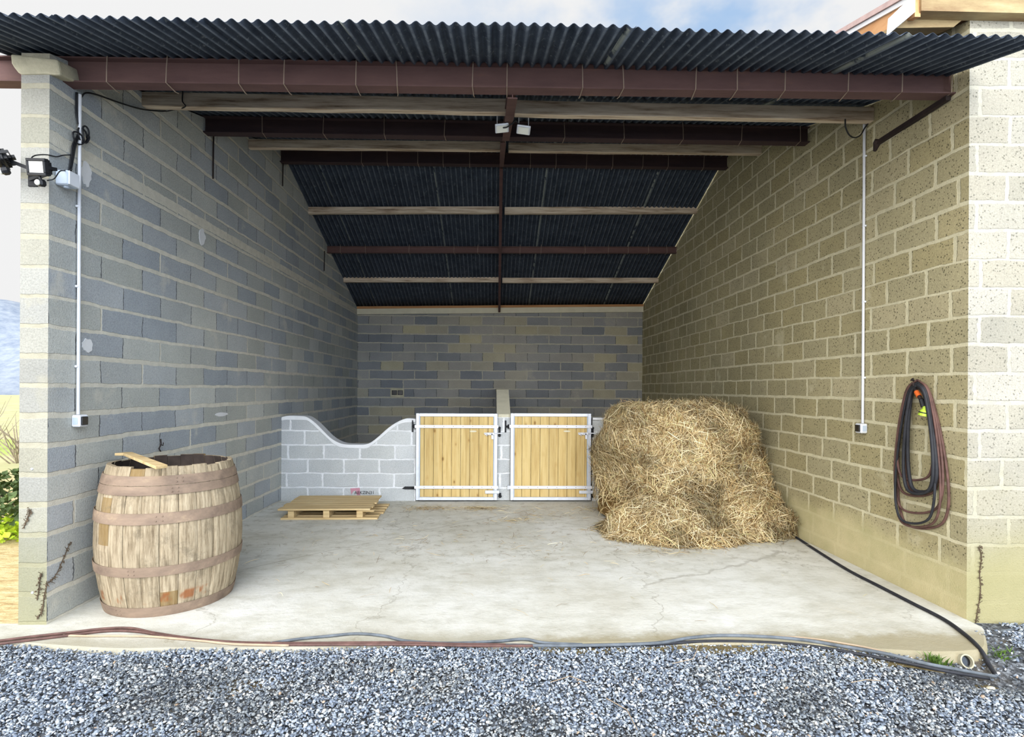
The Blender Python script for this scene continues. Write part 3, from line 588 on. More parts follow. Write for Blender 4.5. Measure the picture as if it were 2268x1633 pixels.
for g, x1 in ((g1, gb.x), (g2, gd.x)):
    h = MB(); xx = x1+.03; R90 = Matrix.Rotation(math.pi/2, 3, 'X')
    h.box((xx, Y1-.006, .985), (.03, .012, .13)); h.lathe([(.018, 0), (.018, .012), (.012, .02), (0, .022)], (xx, Y1-.012, 1.04), 12, axis=R90); h.lathe([(.018, 0), (.018, .012), (.012, .02), (0, .022)], (xx, Y1-.012, .93), 12, axis=R90)
    h.build('bolt_keeper', M['blackiron'], g)
    h = MB(); h.box((xx+.01, Y1-.008, .09), (.035, .016, .05)); h.lathe([(.022, 0), (.022, .016), (.012, .026), (0, .028)], (xx+.012, Y1-.014, .07), 12, axis=R90); h.build('latch_keeper', M['blackiron'], g)
# stamp on the block behind the pallet
c = onY(800, 1090, Y1-.001)
e = empty('block_stamp', c, 'faded red patch and black stamped letters on block above the pallet', 'stamp')
MB().prism([onY(776, 1082, Y1-.001), onY(797, 1081, Y1-.001), onY(798, 1097, Y1-.001), onY(790, 1097, Y1-.001), onY(789, 1087, Y1-.001), onY(783, 1088, Y1-.001), onY(778, 1096, Y1-.001)], (0, -.002, 0)).build('red_patch', plain('faded_red_paint', srgb(184,132,144), .9), e)
fc = bpy.data.curves.new('lettering', 'FONT'); fc.body = 'AEKZIN31'; fc.size = .062; fc.extrude = .0008; fc.align_x = 'CENTER'; fc.materials.append(M['black'])
ft = bpy.data.objects.new('lettering_curve', fc); COL.objects.link(ft); bpy.context.view_layer.update(); lm = bpy.data.meshes.new_from_object(ft.evaluated_get(bpy.context.evaluated_depsgraph_get())); bpy.data.objects.remove(ft); fo = bpy.data.objects.new('lettering', lm); COL.objects.link(fo); fo.parent = e; fo.location = (.045, -.003, -.03); fo.rotation_euler = (math.pi/2, 0, 0)
# ------------------------------------------------------------------ pallet
pz0 = Vector((-2.02, 7.17, 0)); e = empty('wooden_pallet', pz0, 'pale pine pallet lying on the floor before the scooped wall', 'pallet')
Rp = Matrix.Rotation(.02, 3, 'Z')
def pb(name, c, d, rz=0.): 
    m = MB().box(pz0+Rp@Vector(c), d, Rp@Matrix.Rotation(rz, 3, 'Z'), bev=.004); return m.build(name, M['pallet'], e)
for i in range(6): pb('bottom_board', (.04+rr.uniform(-.01, .02), -.37+i*.148, .011), (1.16, .095, .022), rr.uniform(-.01, .01))
for x in (-.42, -.0, .40): pb('stringer', (x, 0, .067), (.075, .8, .09))
for i in range(7): pb('deck_board', (-.02+rr.uniform(-.015, .015), -.365+i*.1215, .123), (1.1, .115, .022), rr.uniform(-.008, .008))
pb('split_board', (.47, -.36, .1), (.22, .08, .02), -.12)
# ------------------------------------------------------------------ barrel
B = Vector((-2.452, 4.312, 0)); H = 1.034
def brad(z): return .487-.072*((z/H-.48)/.5)**2 if z/H > .48 else .487-.070*((z/H-.48)/.48)**2
bar = empty('wooden_barrel', B, 'large weathered oak barrel, open at the top, by the left wall', 'barrel')
mb = MB(); NS = 26; rb = random.Random(5); seg = 6
tops = [H+rb.uniform(-.012, .004) for _ in range(NS)]
for s_ in range(NS):
    a0 = 2*math.pi*s_/NS-math.pi; da = 2*math.pi/NS; off = rb.uniform(-.0022, .0022); zs = [0, .07, .15, .3, .45, .6, .75, .88, .96, 1.]
    vs = []
    for zf_ in zs:
        z = zf_*tops[s_]; 
        for k in range(seg+1):
            a = a0+da*(.012+.976*k/seg); r = brad(z)+off-(.004 if k in (0, seg) else 0); vs.append((B.x+r*math.cos(a), B.y+r*math.sin(a), z))
        for k in range(seg+1):
            a = a0+da*(.012+.976*(seg-k)/seg); r = brad(z)+off-.03; vs.append((B.x+r*math.cos(a), B.y+r*math.sin(a), z))
    n = 2*(seg+1); L = len(zs); fs = [(j*n+k, j*n+(k+1)%n, (j+1)*n+(k+1)%n, (j+1)*n+k) for j in range(L-1) for k in range(n)]
    mi = len(mb.f); mb.add(vs, fs+[tuple(range(n-1, -1, -1)), tuple((L-1)*n+k for k in range(n))])
    for q_ in range(mi, len(mb.f)-2):
        k = (q_-mi) % n
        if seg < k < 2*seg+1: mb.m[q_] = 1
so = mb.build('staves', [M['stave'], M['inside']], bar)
# staves use object coordinates centred on the barrel axis
so.data.transform(Matrix.Translation(-B)); so.matrix_parent_inverse = Matrix.Identity(4)
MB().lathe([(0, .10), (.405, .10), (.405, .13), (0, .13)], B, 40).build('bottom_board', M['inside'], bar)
for z0, z1 in ((.912, .976), (.848, .908), (.652, .728), (.296, .362), (.0, .072)):
    prof = []
    for z in (z0, (z0+z1)/2, z1): prof.append((brad(z)+.0035, z))
    prof = prof+[(r+.0035, z) for r, z in prof[::-1]]; prof[3:] = [(brad(z1)+.0075, z1), (brad((z0+z1)/2)+.0085, (z0+z1)/2), (brad(z0)+.0075, z0)]
    ho = MB().lathe(prof[::-1] if 0 else prof, B, 72, close=True).build('hoop', M['hoop'], bar, smooth='auto')
    ho.data.flip_normals()
    a = -1.9+z0
    for dz in ((z1-z0)*.3, (z1-z0)*.7):
        for da in (0, .08): r = brad(z0+dz)+.008; MB().lathe([(.006, 0), (.004, .004), (0, .005)], (B.x+r*math.cos(a+da), B.y+r*math.sin(a+da), z0+dz), 8, axis=Matrix.Rotation(a+da, 3, 'Z')@Matrix.Rotation(math.pi/2, 3, 'Y')).build('rivet', M['hoop'], ho)
# loose board on the barrel
a = onZ(268, 1009, H+.035); b = onZ(350, 1037, H+.015); b2 = b+(b-a)*.05
tag(MB().prism([a+Vector((-.035,-.02,0)), a+Vector((.0,.05,0)), a+Vector((.05,.055,0)), b2+Vector((.02,.05,0)), b2+Vector((-.01,-.03,0)), a+Vector((.03,-.02,0))], (0, 0, .02)).build('broken_board', M['pallet'], bevel=.002), 'short splintered pale board lying across the barrel rim', 'board')
# ------------------------------------------------------------------ strands (hay, straw)
HAYC = np.array([srgb(212,192,150)[:3], srgb(190,166,120)[:3], srgb(226,212,176)[:3], srgb(168,142,98)[:3], srgb(132,106,68)[:3], srgb(200,178,134)[:3], srgb(184,172,124)[:3], srgb(112,88,56)[:3]])
def strands(name, P, D, Nn, Ln, Wd, curl=.6, droop=.3, cols=HAYC, mat='hay', extra=None, zmin=.004, dark=None):
    """P roots, D directions, Nn surface normals (all n x 3); ribbons of three bent pieces"""
    n = len(P); K = 5; D = D/np.linalg.norm(D, axis=1, keepdims=True); pts = np.empty((n, K, 3)); p = P-D*(Ln/2)[:, None]; d = D.copy()
    bend = RNG.normal(0, curl, (n, 3))
    for k in range(K):
        pts[:, k] = p; p = p+d*(Ln/(K-1))[:, None]; d = d+bend*.25; d[:, 2] -= droop*.15; d /= np.linalg.norm(d, axis=1, keepdims=True)
    arch = np.sin(np.linspace(0, math.pi, K))[None, :, None]*Nn[:, None, :]*(Ln*RNG.uniform(0, .12, n))[:, None, None]
    pts += arch
    side = np.cross(D, Nn+RNG.normal(0, .6, (n, 3))); side /= np.linalg.norm(side, axis=1, keepdims=True)+1e-9
    wk = np.array([.5, 1, 1, .9, .3])[None, :, None]*(Wd/2)[:, None, None]*side[:, None, :]
    V = np.stack([pts-wk, pts+wk], 2).reshape(n*K*2, 3); V[:, 2] = np.maximum(V[:, 2], zmin)
    base = (np.arange(n)*K*2)[:, None, None]; q = np.array([[2*k, 2*k+1, 2*k+3, 2*k+2] for k in range(K-1)])[None]
    F = (base+q).reshape(-1, 4)
    C = cols[RNG.integers(0, len(cols), n)]*RNG.uniform(.78, 1.18, (n, 1))
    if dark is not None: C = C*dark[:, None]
    Cv = np.repeat(C, K*2, axis=0)
    if extra is not None:
        ev, ef, ec = extra; F = np.concatenate([F, ef+len(V)]); V = np.concatenate([V, ev]); Cv = np.concatenate([Cv, ec])
    return rawmesh(name, V, F, Cv, mat)
def rawmesh(name, V, F, Cv, mat, parent=None):
    me = bpy.data.meshes.new(name); k = F.shape[1]
    me.vertices.add(len(V)); me.vertices.foreach_set('co', V.astype(np.float32).ravel())
    me.loops.add(F.size); me.loops.foreach_set('vertex_index', F.astype(np.int32).ravel())
    me.polygons.add(len(F)); me.polygons.foreach_set('loop_start', np.arange(0, F.size, k, dtype=np.int32)); me.polygons.foreach_set('loop_total', np.full(len(F), k, np.int32))
    at = me.color_attributes.new('Col', 'FLOAT_COLOR', 'POINT'); at.data.foreach_set('color', np.concatenate([np.clip(Cv, 0, 1), np.ones((len(Cv), 1))], 1).astype(np.float32).ravel())
    me.materials.append(M[mat]); me.update(calc_edges=True); me.validate()
    o = bpy.data.objects.new(name, me); COL.objects.link(o); o.parent = parent; return o
def lump(th, ph, seed, amp):
    r = np.random.default_rng(seed); s = np.zeros_like(th)
    for k in range(14):
        a, b, p1, p2 = r.integers(1, 7), r.integers(1, 7), r.uniform(0, 6.28), r.uniform(0, 6.28); s += np.sin(a*th+p1)*np.sin(b*ph*2+p2)/(1+.3*(a+b))
    return 1+amp*s
def mound(c, rx, ry, rz, pw, seed, amp, n_st, L, W, lab, name, skirt=0., droop=.4, lim=None, flow=.5, raw=False, also=None):
    def surf(th, ph):            # ph 0 = floor, pi/2 = top
        cx_, sx_ = np.cos(ph), np.sin(ph); q_ = 2/pw
        h = np.sign(sx_)*np.abs(sx_)**q_; r = np.abs(cx_)**q_*lump(th, ph, seed, amp)
        r = r*(1+skirt*np.exp(-(h/.22)**1.3))
        P = np.stack([c[0]+rx*r*np.sign(np.cos(th))*np.abs(np.cos(th))**.8, c[1]+ry*r*np.sign(np.sin(th))*np.abs(np.sin(th))**.8, c[2]+rz*h*(1+.25*(lump(th, ph, seed+1, amp)-1))], -1)
        if lim: P[..., 0] = np.clip(P[..., 0], lim[0], lim[1]); P[..., 1] = np.minimum(P[..., 1], lim[2])
        return P
    A_, Bn = 64, 28; th = np.linspace(0, 2*math.pi, A_, endpoint=False); ph = np.linspace(0, math.pi/2, Bn)
    TH, PH = np.meshgrid(th, ph); G = surf(TH, PH); cen = np.array([c[0], c[1], c[2]+rz*.4]); G = cen+(G-cen)*.94; G[..., 2] = np.maximum(G[..., 2], .001); ev = G.reshape(-1, 3)
    ef = np.array([[j*A_+i, j*A_+(i+1) % A_, (j+1)*A_+(i+1) % A_, (j+1)*A_+i] for j in range(Bn-1) for i in range(A_)])
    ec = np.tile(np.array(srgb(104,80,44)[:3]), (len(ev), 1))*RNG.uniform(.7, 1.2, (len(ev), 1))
    m = n_st*3; th = RNG.uniform(0, 2*math.pi, m); ph = RNG.uniform(0, math.pi/2, m); e_ = 1e-3
    P = surf(th, ph); T1 = (surf(th+e_, ph)-P)/e_; T2 = (surf(th, ph+e_)-P)/e_; Nn = np.cross(T1, T2); ar = np.linalg.norm(Nn, axis=1)
    keep = RNG.uniform(0, 1, m) < np.minimum(1, ar/np.percentile(ar, 80)); vis = (P[:, 1] < c[1]+ry*.8) | (RNG.uniform(0, 1, m) < .35); idx = np.where(keep & vis)[0][:n_st]
    P, T1, T2, Nn = P[idx], T1[idx], T2[idx], Nn[idx]/(ar[idx][:, None]+1e-9)
    t1 = T1/(np.linalg.norm(T1, axis=1, keepdims=True)+1e-9); t2 = np.cross(Nn, t1)
    # locks of hay share a direction
    f1 = np.sin(P[:, 0]*5.1+P[:, 2]*3.3+seed)+np.sin(P[:, 1]*4.2-P[:, 2]*6.1+2); ang = f1*flow*1.2+RNG.normal(0, .55, len(P))+math.pi/2*(RNG.uniform(0, 1, len(P)) < .6)
    D = t1*np.cos(ang)[:, None]+t2*np.sin(ang)[:, None]+Nn*RNG.normal(.0, .14, (len(P), 1))
    P = P+Nn*RNG.uniform(-.03, .025, (len(P), 1))
    Ln = RNG.uniform(.5, 1.25, len(P))*L; Wd = RNG.uniform(.6, 1.3, len(P))*W
    pt = np.sin(P[:, 0]*3.1+1)*np.sin(P[:, 2]*4.7+seed)+.5*np.sin(P[:, 0]*9+P[:, 2]*7); cl = np.clip(1+.24*pt, .55, 1.3)*np.where(np.sin(P[:, 0]*8.3+P[:, 1]*3)*np.sin(P[:, 2]*9.1+P[:, 0]*4+seed) < -.62, .6, 1.)  # shaded recesses and bright highlights of the hay, tinted into the strand colours
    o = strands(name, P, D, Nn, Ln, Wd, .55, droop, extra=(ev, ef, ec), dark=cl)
    if raw: return o
    if also is not None:
        bm = bmesh.new(); bm.from_mesh(o.data); bm.from_mesh(also.data); bm.to_mesh(o.data); bm.free(); bpy.data.objects.remove(also)
    if lim:
        co = np.empty(len(o.data.vertices)*3, np.float32); o.data.vertices.foreach_get('co', co); co = co.reshape(-1, 3); co[:, 0] = np.clip(co[:, 0], -9, XR-.006); co[:, 1] = np.minimum(co[:, 1], Y1-.07); o.data.vertices.foreach_set('co', co.ravel()); o.data.update()
    return tag(o, lab, 'hay', 'hay against the right wall')
spill = mound((1.98, 6.12, 0), .62, .44, .42, 2.1, 9, .10, 13000, .22, .0055, '', 'spill', skirt=.25, lim=(1., XR-.03, Y1-.06), raw=True)
mound((2.31, 6.90, 0), .90, .82, 1.38, 6., 3, .075, 60000, .24, .0058, 'big round hay bale, coming apart, standing left of the right wall', 'hay_bale', skirt=.08, lim=(.9, XR-.03, Y1-.09), also=spill)
mound((2.90, 6.30, 0), .43, .48, .52, 2.2, 14, .09, 14000, .2, .0055, 'darker heap of loose hay in front of the bale against right wall', 'hay_heap', skirt=.14, lim=(1.2, XR-.03, Y1-.06))
n = 260; c = onY(1525, 900, 6.6); Ps = np.stack([RNG.normal(c.x, .09, n), RNG.normal(c.y, .1, n), RNG.normal(c.z-.02, .02, n)], 1); D = np.stack([RNG.normal(-.1, .5, n), RNG.normal(0, .5, n), np.abs(RNG.normal(.6, .4, n))], 1)
tag(strands('hay_wisp', Ps, D, D*0+np.array([0, -1., 0]), RNG.uniform(.08, .2, n), RNG.uniform(.003, .005, n), .6, .2), 'wisp of pale hay sticking up on top of the big bale', 'hay')
# straw scattered on the slab
cl = [(onZ(945,1128), .16, 260), (onZ(1060,1128), .12, 240), (onZ(1130,1155), .14, 110), (onZ(1210,1140), .35, 160), (onZ(1330,1130), .12, 90), (onZ(1500,1216), .3, 170), (onZ(1700,1200), .25, 90), (onZ(1160,1200), .8, 160), (Vector((0,5.5,0)), 1.6, 200), (onZ(1360,1175), .12, 260)]
Ps = []
for c, s_, n in cl: q_ = np.zeros((n, 3)); q_[:, 0] = RNG.normal(c.x, s_*1.3, n); q_[:, 1] = RNG.normal(c.y, s_*.5, n); q_[:, 2] = RNG.uniform(.004, .016, n); Ps.append(q_)
Ps = np.concatenate(Ps); Ps = Ps[~((Ps[:, 0] > 1.45) & (Ps[:, 1] > 5.85)) & ~((Ps[:, 0] < -1.3) & (Ps[:, 1] > 6.6)) & ~((Ps[:, 0] < -1.9) & (Ps[:, 1] < 4.9))]; Ps = Ps[(Ps[:, 1] < Y1-.12) & (Ps[:, 1] > 3.7) & (Ps[:, 0] > XL+.15) & (Ps[:, 0] < XR-.1)]
n = len(Ps); D = np.stack([RNG.normal(0, 1, n), RNG.normal(0, 1, n), np.zeros(n)], 1); Nn = np.tile([0, 0, 1.], (n, 1))
tag(strands('scattered_straw', Ps, D, Nn, RNG.uniform(.05, .16, n), RNG.uniform(.002, .004, n), .5, 0), 'wisps of straw scattered over the concrete floor before the gates', 'straw', kind='stuff')
# ------------------------------------------------------------------ ground outside
def ground_z(x, y):
    z = -.016-.006*np.sin(x*1.3+y*2.)-.006*np.sin(x*5+1)*np.sin(y*4)
    z = z-.10*np.exp(-((x-2.95)/.45)**2-((y-3.12)/.17)**2)-.03*np.clip((x-3.3)/1.5, 0, 1)
    return z
def grid(name, x0, x1, y0, y1, nx, ny, fz, mat):
    X, Y = np.meshgrid(np.linspace(x0, x1, nx), np.linspace(y0, y1, ny)); V = np.stack([X, Y, fz(X, Y)], -1).reshape(-1, 3)
    F = [(j*nx+i, j*nx+i+1, (j+1)*nx+i+1, (j+1)*nx+i) for j in range(ny-1) for i in range(nx-1)]
    me = bpy.data.meshes.new(name); me.from_pydata(V.tolist(), [], F); me.materials.append(mat); me.polygons.foreach_set('use_smooth', [True]*len(F)); o = bpy.data.objects.new(name, me); COL.objects.link(o); return o
tag(grid('gravel_yard', -9, 10, -6, 3.79, 260, 140, lambda X, Y: ground_z(X, Y)-.012, M['gravelbed']), kind='structure')
def outz(X, Y):
    d = np.clip(-(X+3.2), 0, 400); s = np.clip(Y-8, 0, 400)
    return -.05+.02*np.sin(X*3)*np.sin(Y*2.3)-.07*np.clip(np.hypot(d, s)-6, 0, 60)*.6+.035*np.clip(np.hypot(d, s)-70, 0, 200)*.3
tag(grid('meadow', -260, -3.15, 3.6, 330, 120, 140, outz, M['field']), kind='structure')
def hillz(X, Y): return -6+34*np.exp(-((Y-250)/60)**2)*(1+.25*np.sin(X*.03+2)+.1*np.sin(X*.11))*(1)-0*X
o = grid('far_hill', -420, -60, 150, 330, 90, 50, hillz, M['hill']); tag(o, kind='structure')
# crushed stone: real pieces
def ico():
    t = (1+5**.5)/2; V = np.array([(-1,t,0),(1,t,0),(-1,-t,0),(1,-t,0),(0,-1,t),(0,1,t),(0,-1,-t),(0,1,-t),(t,0,-1),(t,0,1),(-t,0,-1),(-t,0,1)])/math.hypot(1, t)
    F = np.array([(0,11,5),(0,5,1),(0,1,7),(0,7,10),(0,10,11),(1,5,9),(5,11,4),(11,10,2),(10,7,6),(7,1,8),(3,9,4),(3,4,2),(3,2,6),(3,6,8),(3,8,9),(4,9,5),(2,4,11),(6,2,10),(8,6,7),(9,8,1)]); return V, F
IV, IF = ico()
def edge_y(x): return np.interp(x, [p.x for p in epts[:-12]], [p.y for p in epts[:-12]])
def stones(name, n, xr, yr, smin, smax, lab, filt):
    x = RNG.uniform(*xr, n); y = RNG.uniform(*yr, n); k = filt(x, y); x, y = x[k], y[k]; n = len(x)
    s = smin+(smax-smin)*RNG.uniform(0, 1, n)**2.2; Rm = np.linalg.qr(RNG.normal(0, 1, (n, 3, 3)))[0]
    sc = np.stack([np.ones(n), RNG.uniform(.6, .95, n), RNG.uniform(.35, .65, n)], 1)*s[:, None]
    V = IV[None]*RNG.uniform(.78, 1.15, (n, 12, 1))*sc[:, None, :]
    a = RNG.uniform(0, 6.28, n); ca_, sa_ = np.cos(a), np.sin(a); tl = RNG.normal(0, .35, (n, 2))
    Vx = V[..., 0]*ca_[:, None]-V[..., 1]*sa_[:, None]; Vy = V[..., 0]*sa_[:, None]+V[..., 1]*ca_[:, None]; Vz = V[..., 2]+Vx*tl[:, :1]+Vy*tl[:, 1:]
    z = ground_z(x, y)+RNG.uniform(-.004, .010, n)
    W_ = np.stack([Vx+x[:, None], Vy+y[:, None], Vz+z[:, None]], -1).reshape(-1, 3)
    F = (IF[None]+(np.arange(n)*12)[:, None, None]).reshape(-1, 3)
    pal = np.array([srgb(114,124,138)[:3], srgb(144,154,166)[:3], srgb(176,184,192)[:3], srgb(90,99,112)[:3], srgb(202,206,210)[:3], srgb(130,140,155)[:3], srgb(160,168,176)[:3]])
    C = pal[RNG.integers(0, 7, n)]*RNG.uniform(.8, 1.15, (n, 1)); w = RNG.uniform(0, 1, n) < .008; C[w] = np.array(srgb(184,162,142)[:3]); w = RNG.uniform(0, 1, n) < .015; C[w] = np.array(srgb(236,236,232)[:3])
    # damp, earthy patches between the stones
    pt = np.sin(x*1.7+.6)*np.sin(y*3.1+1.3)+.6*np.sin(x*4.1+y*5.)+.4*np.sin(x*9.3-y*7.); f = np.clip((pt-.15)*.9, 0, 1)*np.clip((3.35-y)*3, 0, 1); C = C*(1-.42*f[:, None])*np.where(f[:, None] > .1, np.array([1.04, 1., .93]), 1)
    return tag(rawmesh(name, W_, F, np.repeat(C, 12, axis=0), 'stone'), lab, 'gravel', kind='stuff')
stones('gravel', 96000, (-3.6, 4.6), (2.15, 3.62), .0045, .0135, 'blue-grey crushed stone of the yard in front of the slab', lambda x, y: (y < np.where(x < 3.2, edge_y(x)-.02, 3.76)) & (np.random.default_rng(1).uniform(0, 1, len(x)) < np.where((x > 2.6) & (x < 3.4) & (y > 3.02), .12, np.clip((np.where(x < 3.2, edge_y(x)+.02, 3.9)-y)*12, .1, 1))))
stones('gravel', 9000, (3.3, 5.4), (3.2, 3.76), .006, .014, 'grey crushed stone along the foot of the right facade', lambda x, y: x > 3.35+.2*np.sin(y*9))
def bigstone(px, py, r, c, lab, sd):
    p = onZ(px, py, -.03); rg = np.random.default_rng(sd); b = IV*rg.uniform(.8, 1.15, (12, 1))*np.array([1, .7, .45])*r
    m = MB(); m.add([Vector(v)+p for v in b.tolist()], [tuple(f) for f in IF.tolist()]); o = m.build('stone', c); md = o.modifiers.new('s', 'SUBSURF'); md.levels = md.render_levels = 1
    return tag(o, lab, 'stone', 'larger loose stones')
ST1 = plain('pale_limestone', srgb(206,196,170), .9, var=.1); ST2 = plain('white_quartz_stone', srgb(232,232,232), .8, var=.05)
for a in ((490,1612,.045,ST1,'flat cream stone at the bottom left among the gravel',1),(345,1618,.028,ST1,'smaller cream stone left of the flat cream one',2),(250,1562,.02,ST2,'white pebble in the gravel below the barrel',3),(278,1580,.018,ST2,'white pebble just right of the other below the barrel',4),(845,1590,.022,ST2,'pointed white stone in the gravel left of centre',5),(1216,1525,.018,ST2,'white pebble in the gravel below the right gate',6),(1296,1620,.022,ST2,'white stone at the bottom edge below the right gate',7),(1608,1480,.016,ST2,'small white pebble near the hose on the right',8),(293,1411,.02,ST1,'small cream stone lying on the slab beside the tan hose',9),(2195,1525,.03,ST1,'pale stone block beside the drain at right',10)): bigstone(*a)
# earth strip along the slab and earth in the drain hollow
def earth(name, pts, w, lab, z=-.028, sd=1):
    r = random.Random(sd); c = spline([onZ(*p) for p in pts], 5); m = MB(); vs = []
    for i, p in enumerate(c):
        ww = w*(1+.4*math.sin(i*.8)+r.uniform(-.2, .2))*(math.sin(math.pi*min(1, max(0, i/(len(c)-1))))**.5+.05)
        vs += [(p.x, p.y+ww, z), (p.x, p.y, z+.014), (p.x, p.y-ww, z)]
    m.add(vs, [(3*i+k, 3*i+3+k, 3*i+4+k, 3*i+1+k)[::-1] for i in range(len(c)-1) for k in (0, 1)]); return tag(m.build(name, M['soil'], smooth=True), lab, 'soil', kind='stuff')
earth('soil', [(1200,1434),(1400,1430),(1600,1428),(1800,1436),(2000,1462),(2100,1480)], .055, 'brown soil between the slab edge and gravel on the right')
earth('soil', [(2080,1480),(2150,1490),(2230,1500),(2300,1500)], .09, 'muddy soil in the drain hollow at the right corner', z=-.11, sd=4)
# drain pipe
p = onZ(2122, 1441); p.y -= .058; p.z = .0; e = empty('drain_pipe', p, 'round concrete drain pipe mouth under the slab corner at right', 'drain')
ax = Matrix.Rotation(-math.pi/2-.42, 3, 'X')
MB().lathe([(.041, 0), (.033, 0), (.033, .16), (.041, .16)], p+Vector((0, -.01, -.035)), 28, axis=ax, close=True).build('pipe', M['cap'], e, smooth='auto')
MB().lathe([(0, .012), (.0335, .012), (.0335, .03), (0, .03)], p+Vector((0, 0, -.035)), 20, axis=ax).build('shade_disc', M['smoke'], e)  # dark disc standing in for the shade inside the pipe
# ------------------------------------------------------------------ hoses
def hose(name, pts, r, mat, lab, grp, z=.0, n=8):
    P_ = []
    for p in pts: P_.append(onZ(p[0], p[1], p[2]) if len(p) > 2 else onZ(p[0], p[1], z))
    return tag(MB().tube(spline(P_, n), r, 8).build(name, M[mat], smooth=True), lab, 'hose', grp)
G1 = 'hoses lying along the front of the slab'
hose('garden_hose', [(-60,1428),(60,1412),(150,1402),(230,1393),(290,1392),(340,1402),(420,1414),(520,1423),(640,1425),(800,1424),(900,1424),(1010,1427),(1160,1429)], .0085, 'hosebrown', 'red-brown hose bowing up on the slab below the barrel', G1, .01)
hose('garden_hose', [(-60,1434),(60,1419),(150,1408),(240,1398),(310,1400),(380,1412),(480,1421),(600,1428),(760,1428),(900,1428),(1060,1431),(1180,1431)], .0085, 'hosebrown', 'red-brown hose beside the first, nearer the gravel on the left', G1, .009)
hose('garden_hose', [(140,1408),(190,1409),(260,1409),(330,1410),(390,1415),(440,1419),(520,1427),(640,1430)], .007, 'hosetan', 'pale dusty hose lying straighter under the brown ones at left', G1, .008)
hose('garden_hose', [(600,1425),(660,1416),(730,1409),(790,1404),(850,1409),(900,1420),(990,1425),(1100,1421),(1160,1416),(1205,1424),(1290,1428)], .009, 'hosegrey', 'dark grey hose with two low arches at centre of slab edge', G1, .01)
hose('garden_hose', [(1120,1430),(1290,1430),(1450,1425),(1530,1413),(1600,1408),(1700,1411),(1780,1418),(1860,1431),(1960,1448),(2050,1470),(2118,1483,-.02),(2160,1491,-.05),(2205,1499,-.07)], .0105, 'hosegrey', 'dusty grey hose curving along right slab edge to the drain', G1, .008)
hose('garden_hose', [(1280,1432),(1440,1428),(1560,1421),(1690,1423),(1800,1432),(1900,1449),(2000,1467),(2100,1488,-.02),(2190,1503,-.06)], .010, 'hoseblack', 'black hose just outside the grey one on the right', G1, -.005)
hose('garden_hose', [(1690,1409),(1790,1414),(1900,1431),(1960,1444)], .006, 'hosetan', 'thin pale hose beside the grey one on the right', G1, .006)
hose('garden_hose', [(1745,1180),(1772,1196),(1812,1222),(1880,1264),(1950,1300),(2020,1336),(2090,1372),(2140,1408,.01),(2172,1440,.0),(2192,1475,-.05),(2206,1497,-.07)], .0125, 'hoseblack', 'thick black hose running along the foot of right wall', 'hoses on the right', .012)
hose('garden_hose', [(2172,1434,-.03),(2190,1412,-.03),(2225,1398,-.03),(2300,1390,-.03)], .011, 'hosegrey', 'grey hose branching off to the right round the corner', 'hoses on the right')
hose('garden_hose', [(2172,1436,-.02),(2184,1462,-.04),(2196,1482,-.06),(2208,1498,-.07)], .011, 'hosegrey', 'short grey hose end dropping into the drain hollow', 'hoses on the right')
# hanging hose on the right wall
e = empty('hanging_hose', onX(2040, 845, XR), 'long brown and black hose hung in loops on the right wall', 'hose')
nail = onX(2030, 850, XR)
def hl(pts, r, mat, dx): 
    P_ = [onX(x, y, XR-dx-.008*math.sin(i*1.7)) for i, (x, y) in enumerate(pts)]; return MB().tube(spline(P_+[P_[0]], 7), r, 8).build('hose_loop', M[mat], e, smooth=True)
def lp(l, r, top, bot, cx=2040, j=0): # loop outline in the wall plane: narrow at the nail, wide and round at the bottom
    o = []; n = 14
    for k in range(n):
        a = 2*math.pi*k/n; t = (1-math.cos(a))/2; y = top+(bot-top)*(1-(1-t)**1.15) if t < 1 else bot
        c = cx-8+((l+r)/2+j-cx+8)*min(1, t*1.3); w = (r-l)/2*min(1, .52+.48*(min(1, t*1.25)**.7))*abs(math.sin(a))**.55
        o.append((c+w*(1 if math.sin(a) > 0 else -1) if abs(math.sin(a)) > .01 else c, y))
    return o
hl(lp(1977, 2100, 846, 1171, j=8), .0095, 'hosebrown', .02); hl(lp(1975, 2092, 843, 1137, j=2), .009, 'hosebrown', .035); hl(lp(1982, 2084, 846, 1099), .0095, 'hosebrown', .02)
hl(lp(1984, 2070, 850, 1064), .009, 'hosebrown', .05); hl(lp(1996, 2076, 851, 1092, j=6), .0095, 'hosebrown', .045); hl(lp(1980, 2090, 842, 1168, j=-2), .0085, 'hosebrown', .045)
hl(lp(2000, 2068, 856, 1090, j=10), .013, 'hoseblack', .06); hl(lp(1990, 2062, 853, 1094, j=8), .012, 'hoseblack', .075); hl(lp(1978, 2074, 848, 1160, j=0), .009, 'hoseblack', .06)
MB().tube([nail+Vector((.0, 0, 0)), nail+Vector((-.03, -.0, .028)), nail+Vector((-.036, 0, .032))], [.008, .008, .016], 8).build('nail', M['iron'], e)
s0, s1, s2 = onX(2030, 868, XR-.07), onX(2040, 885, XR-.08), onX(2050, 912, XR-.07)
tag_e = empty('spray_nozzle', s1, 'green and orange spray nozzle hanging inside the hose loops', 'nozzle')
MB().tube([onX(2023, 850, XR-.06), s0, s1], [.012,.014,.014], 10).build('coupling', M['iron'], tag_e); MB().tube([s0, s0.lerp(s1, .6)], .0185, 12).build('orange_collar', M['orange'], tag_e)
MB().tube([s1, s1.lerp(s2, .6)], [.016, .02], 10).build('handle', M['black'], tag_e)
b0, b1_ = onX(2050, 900, XR-.07), onX(2044, 921, XR-.08); MB().tube([b0, b0.lerp(b1_, .35), b0.lerp(b1_, .5), b1_], [.016, .017, .028, .034], 14).build('spray_head', M['lime'], tag_e); MB().tube([b0.lerp(b1_, .62), b0.lerp(b1_, .72)], .033, 14).build('rubber_ring', M['black'], tag_e)
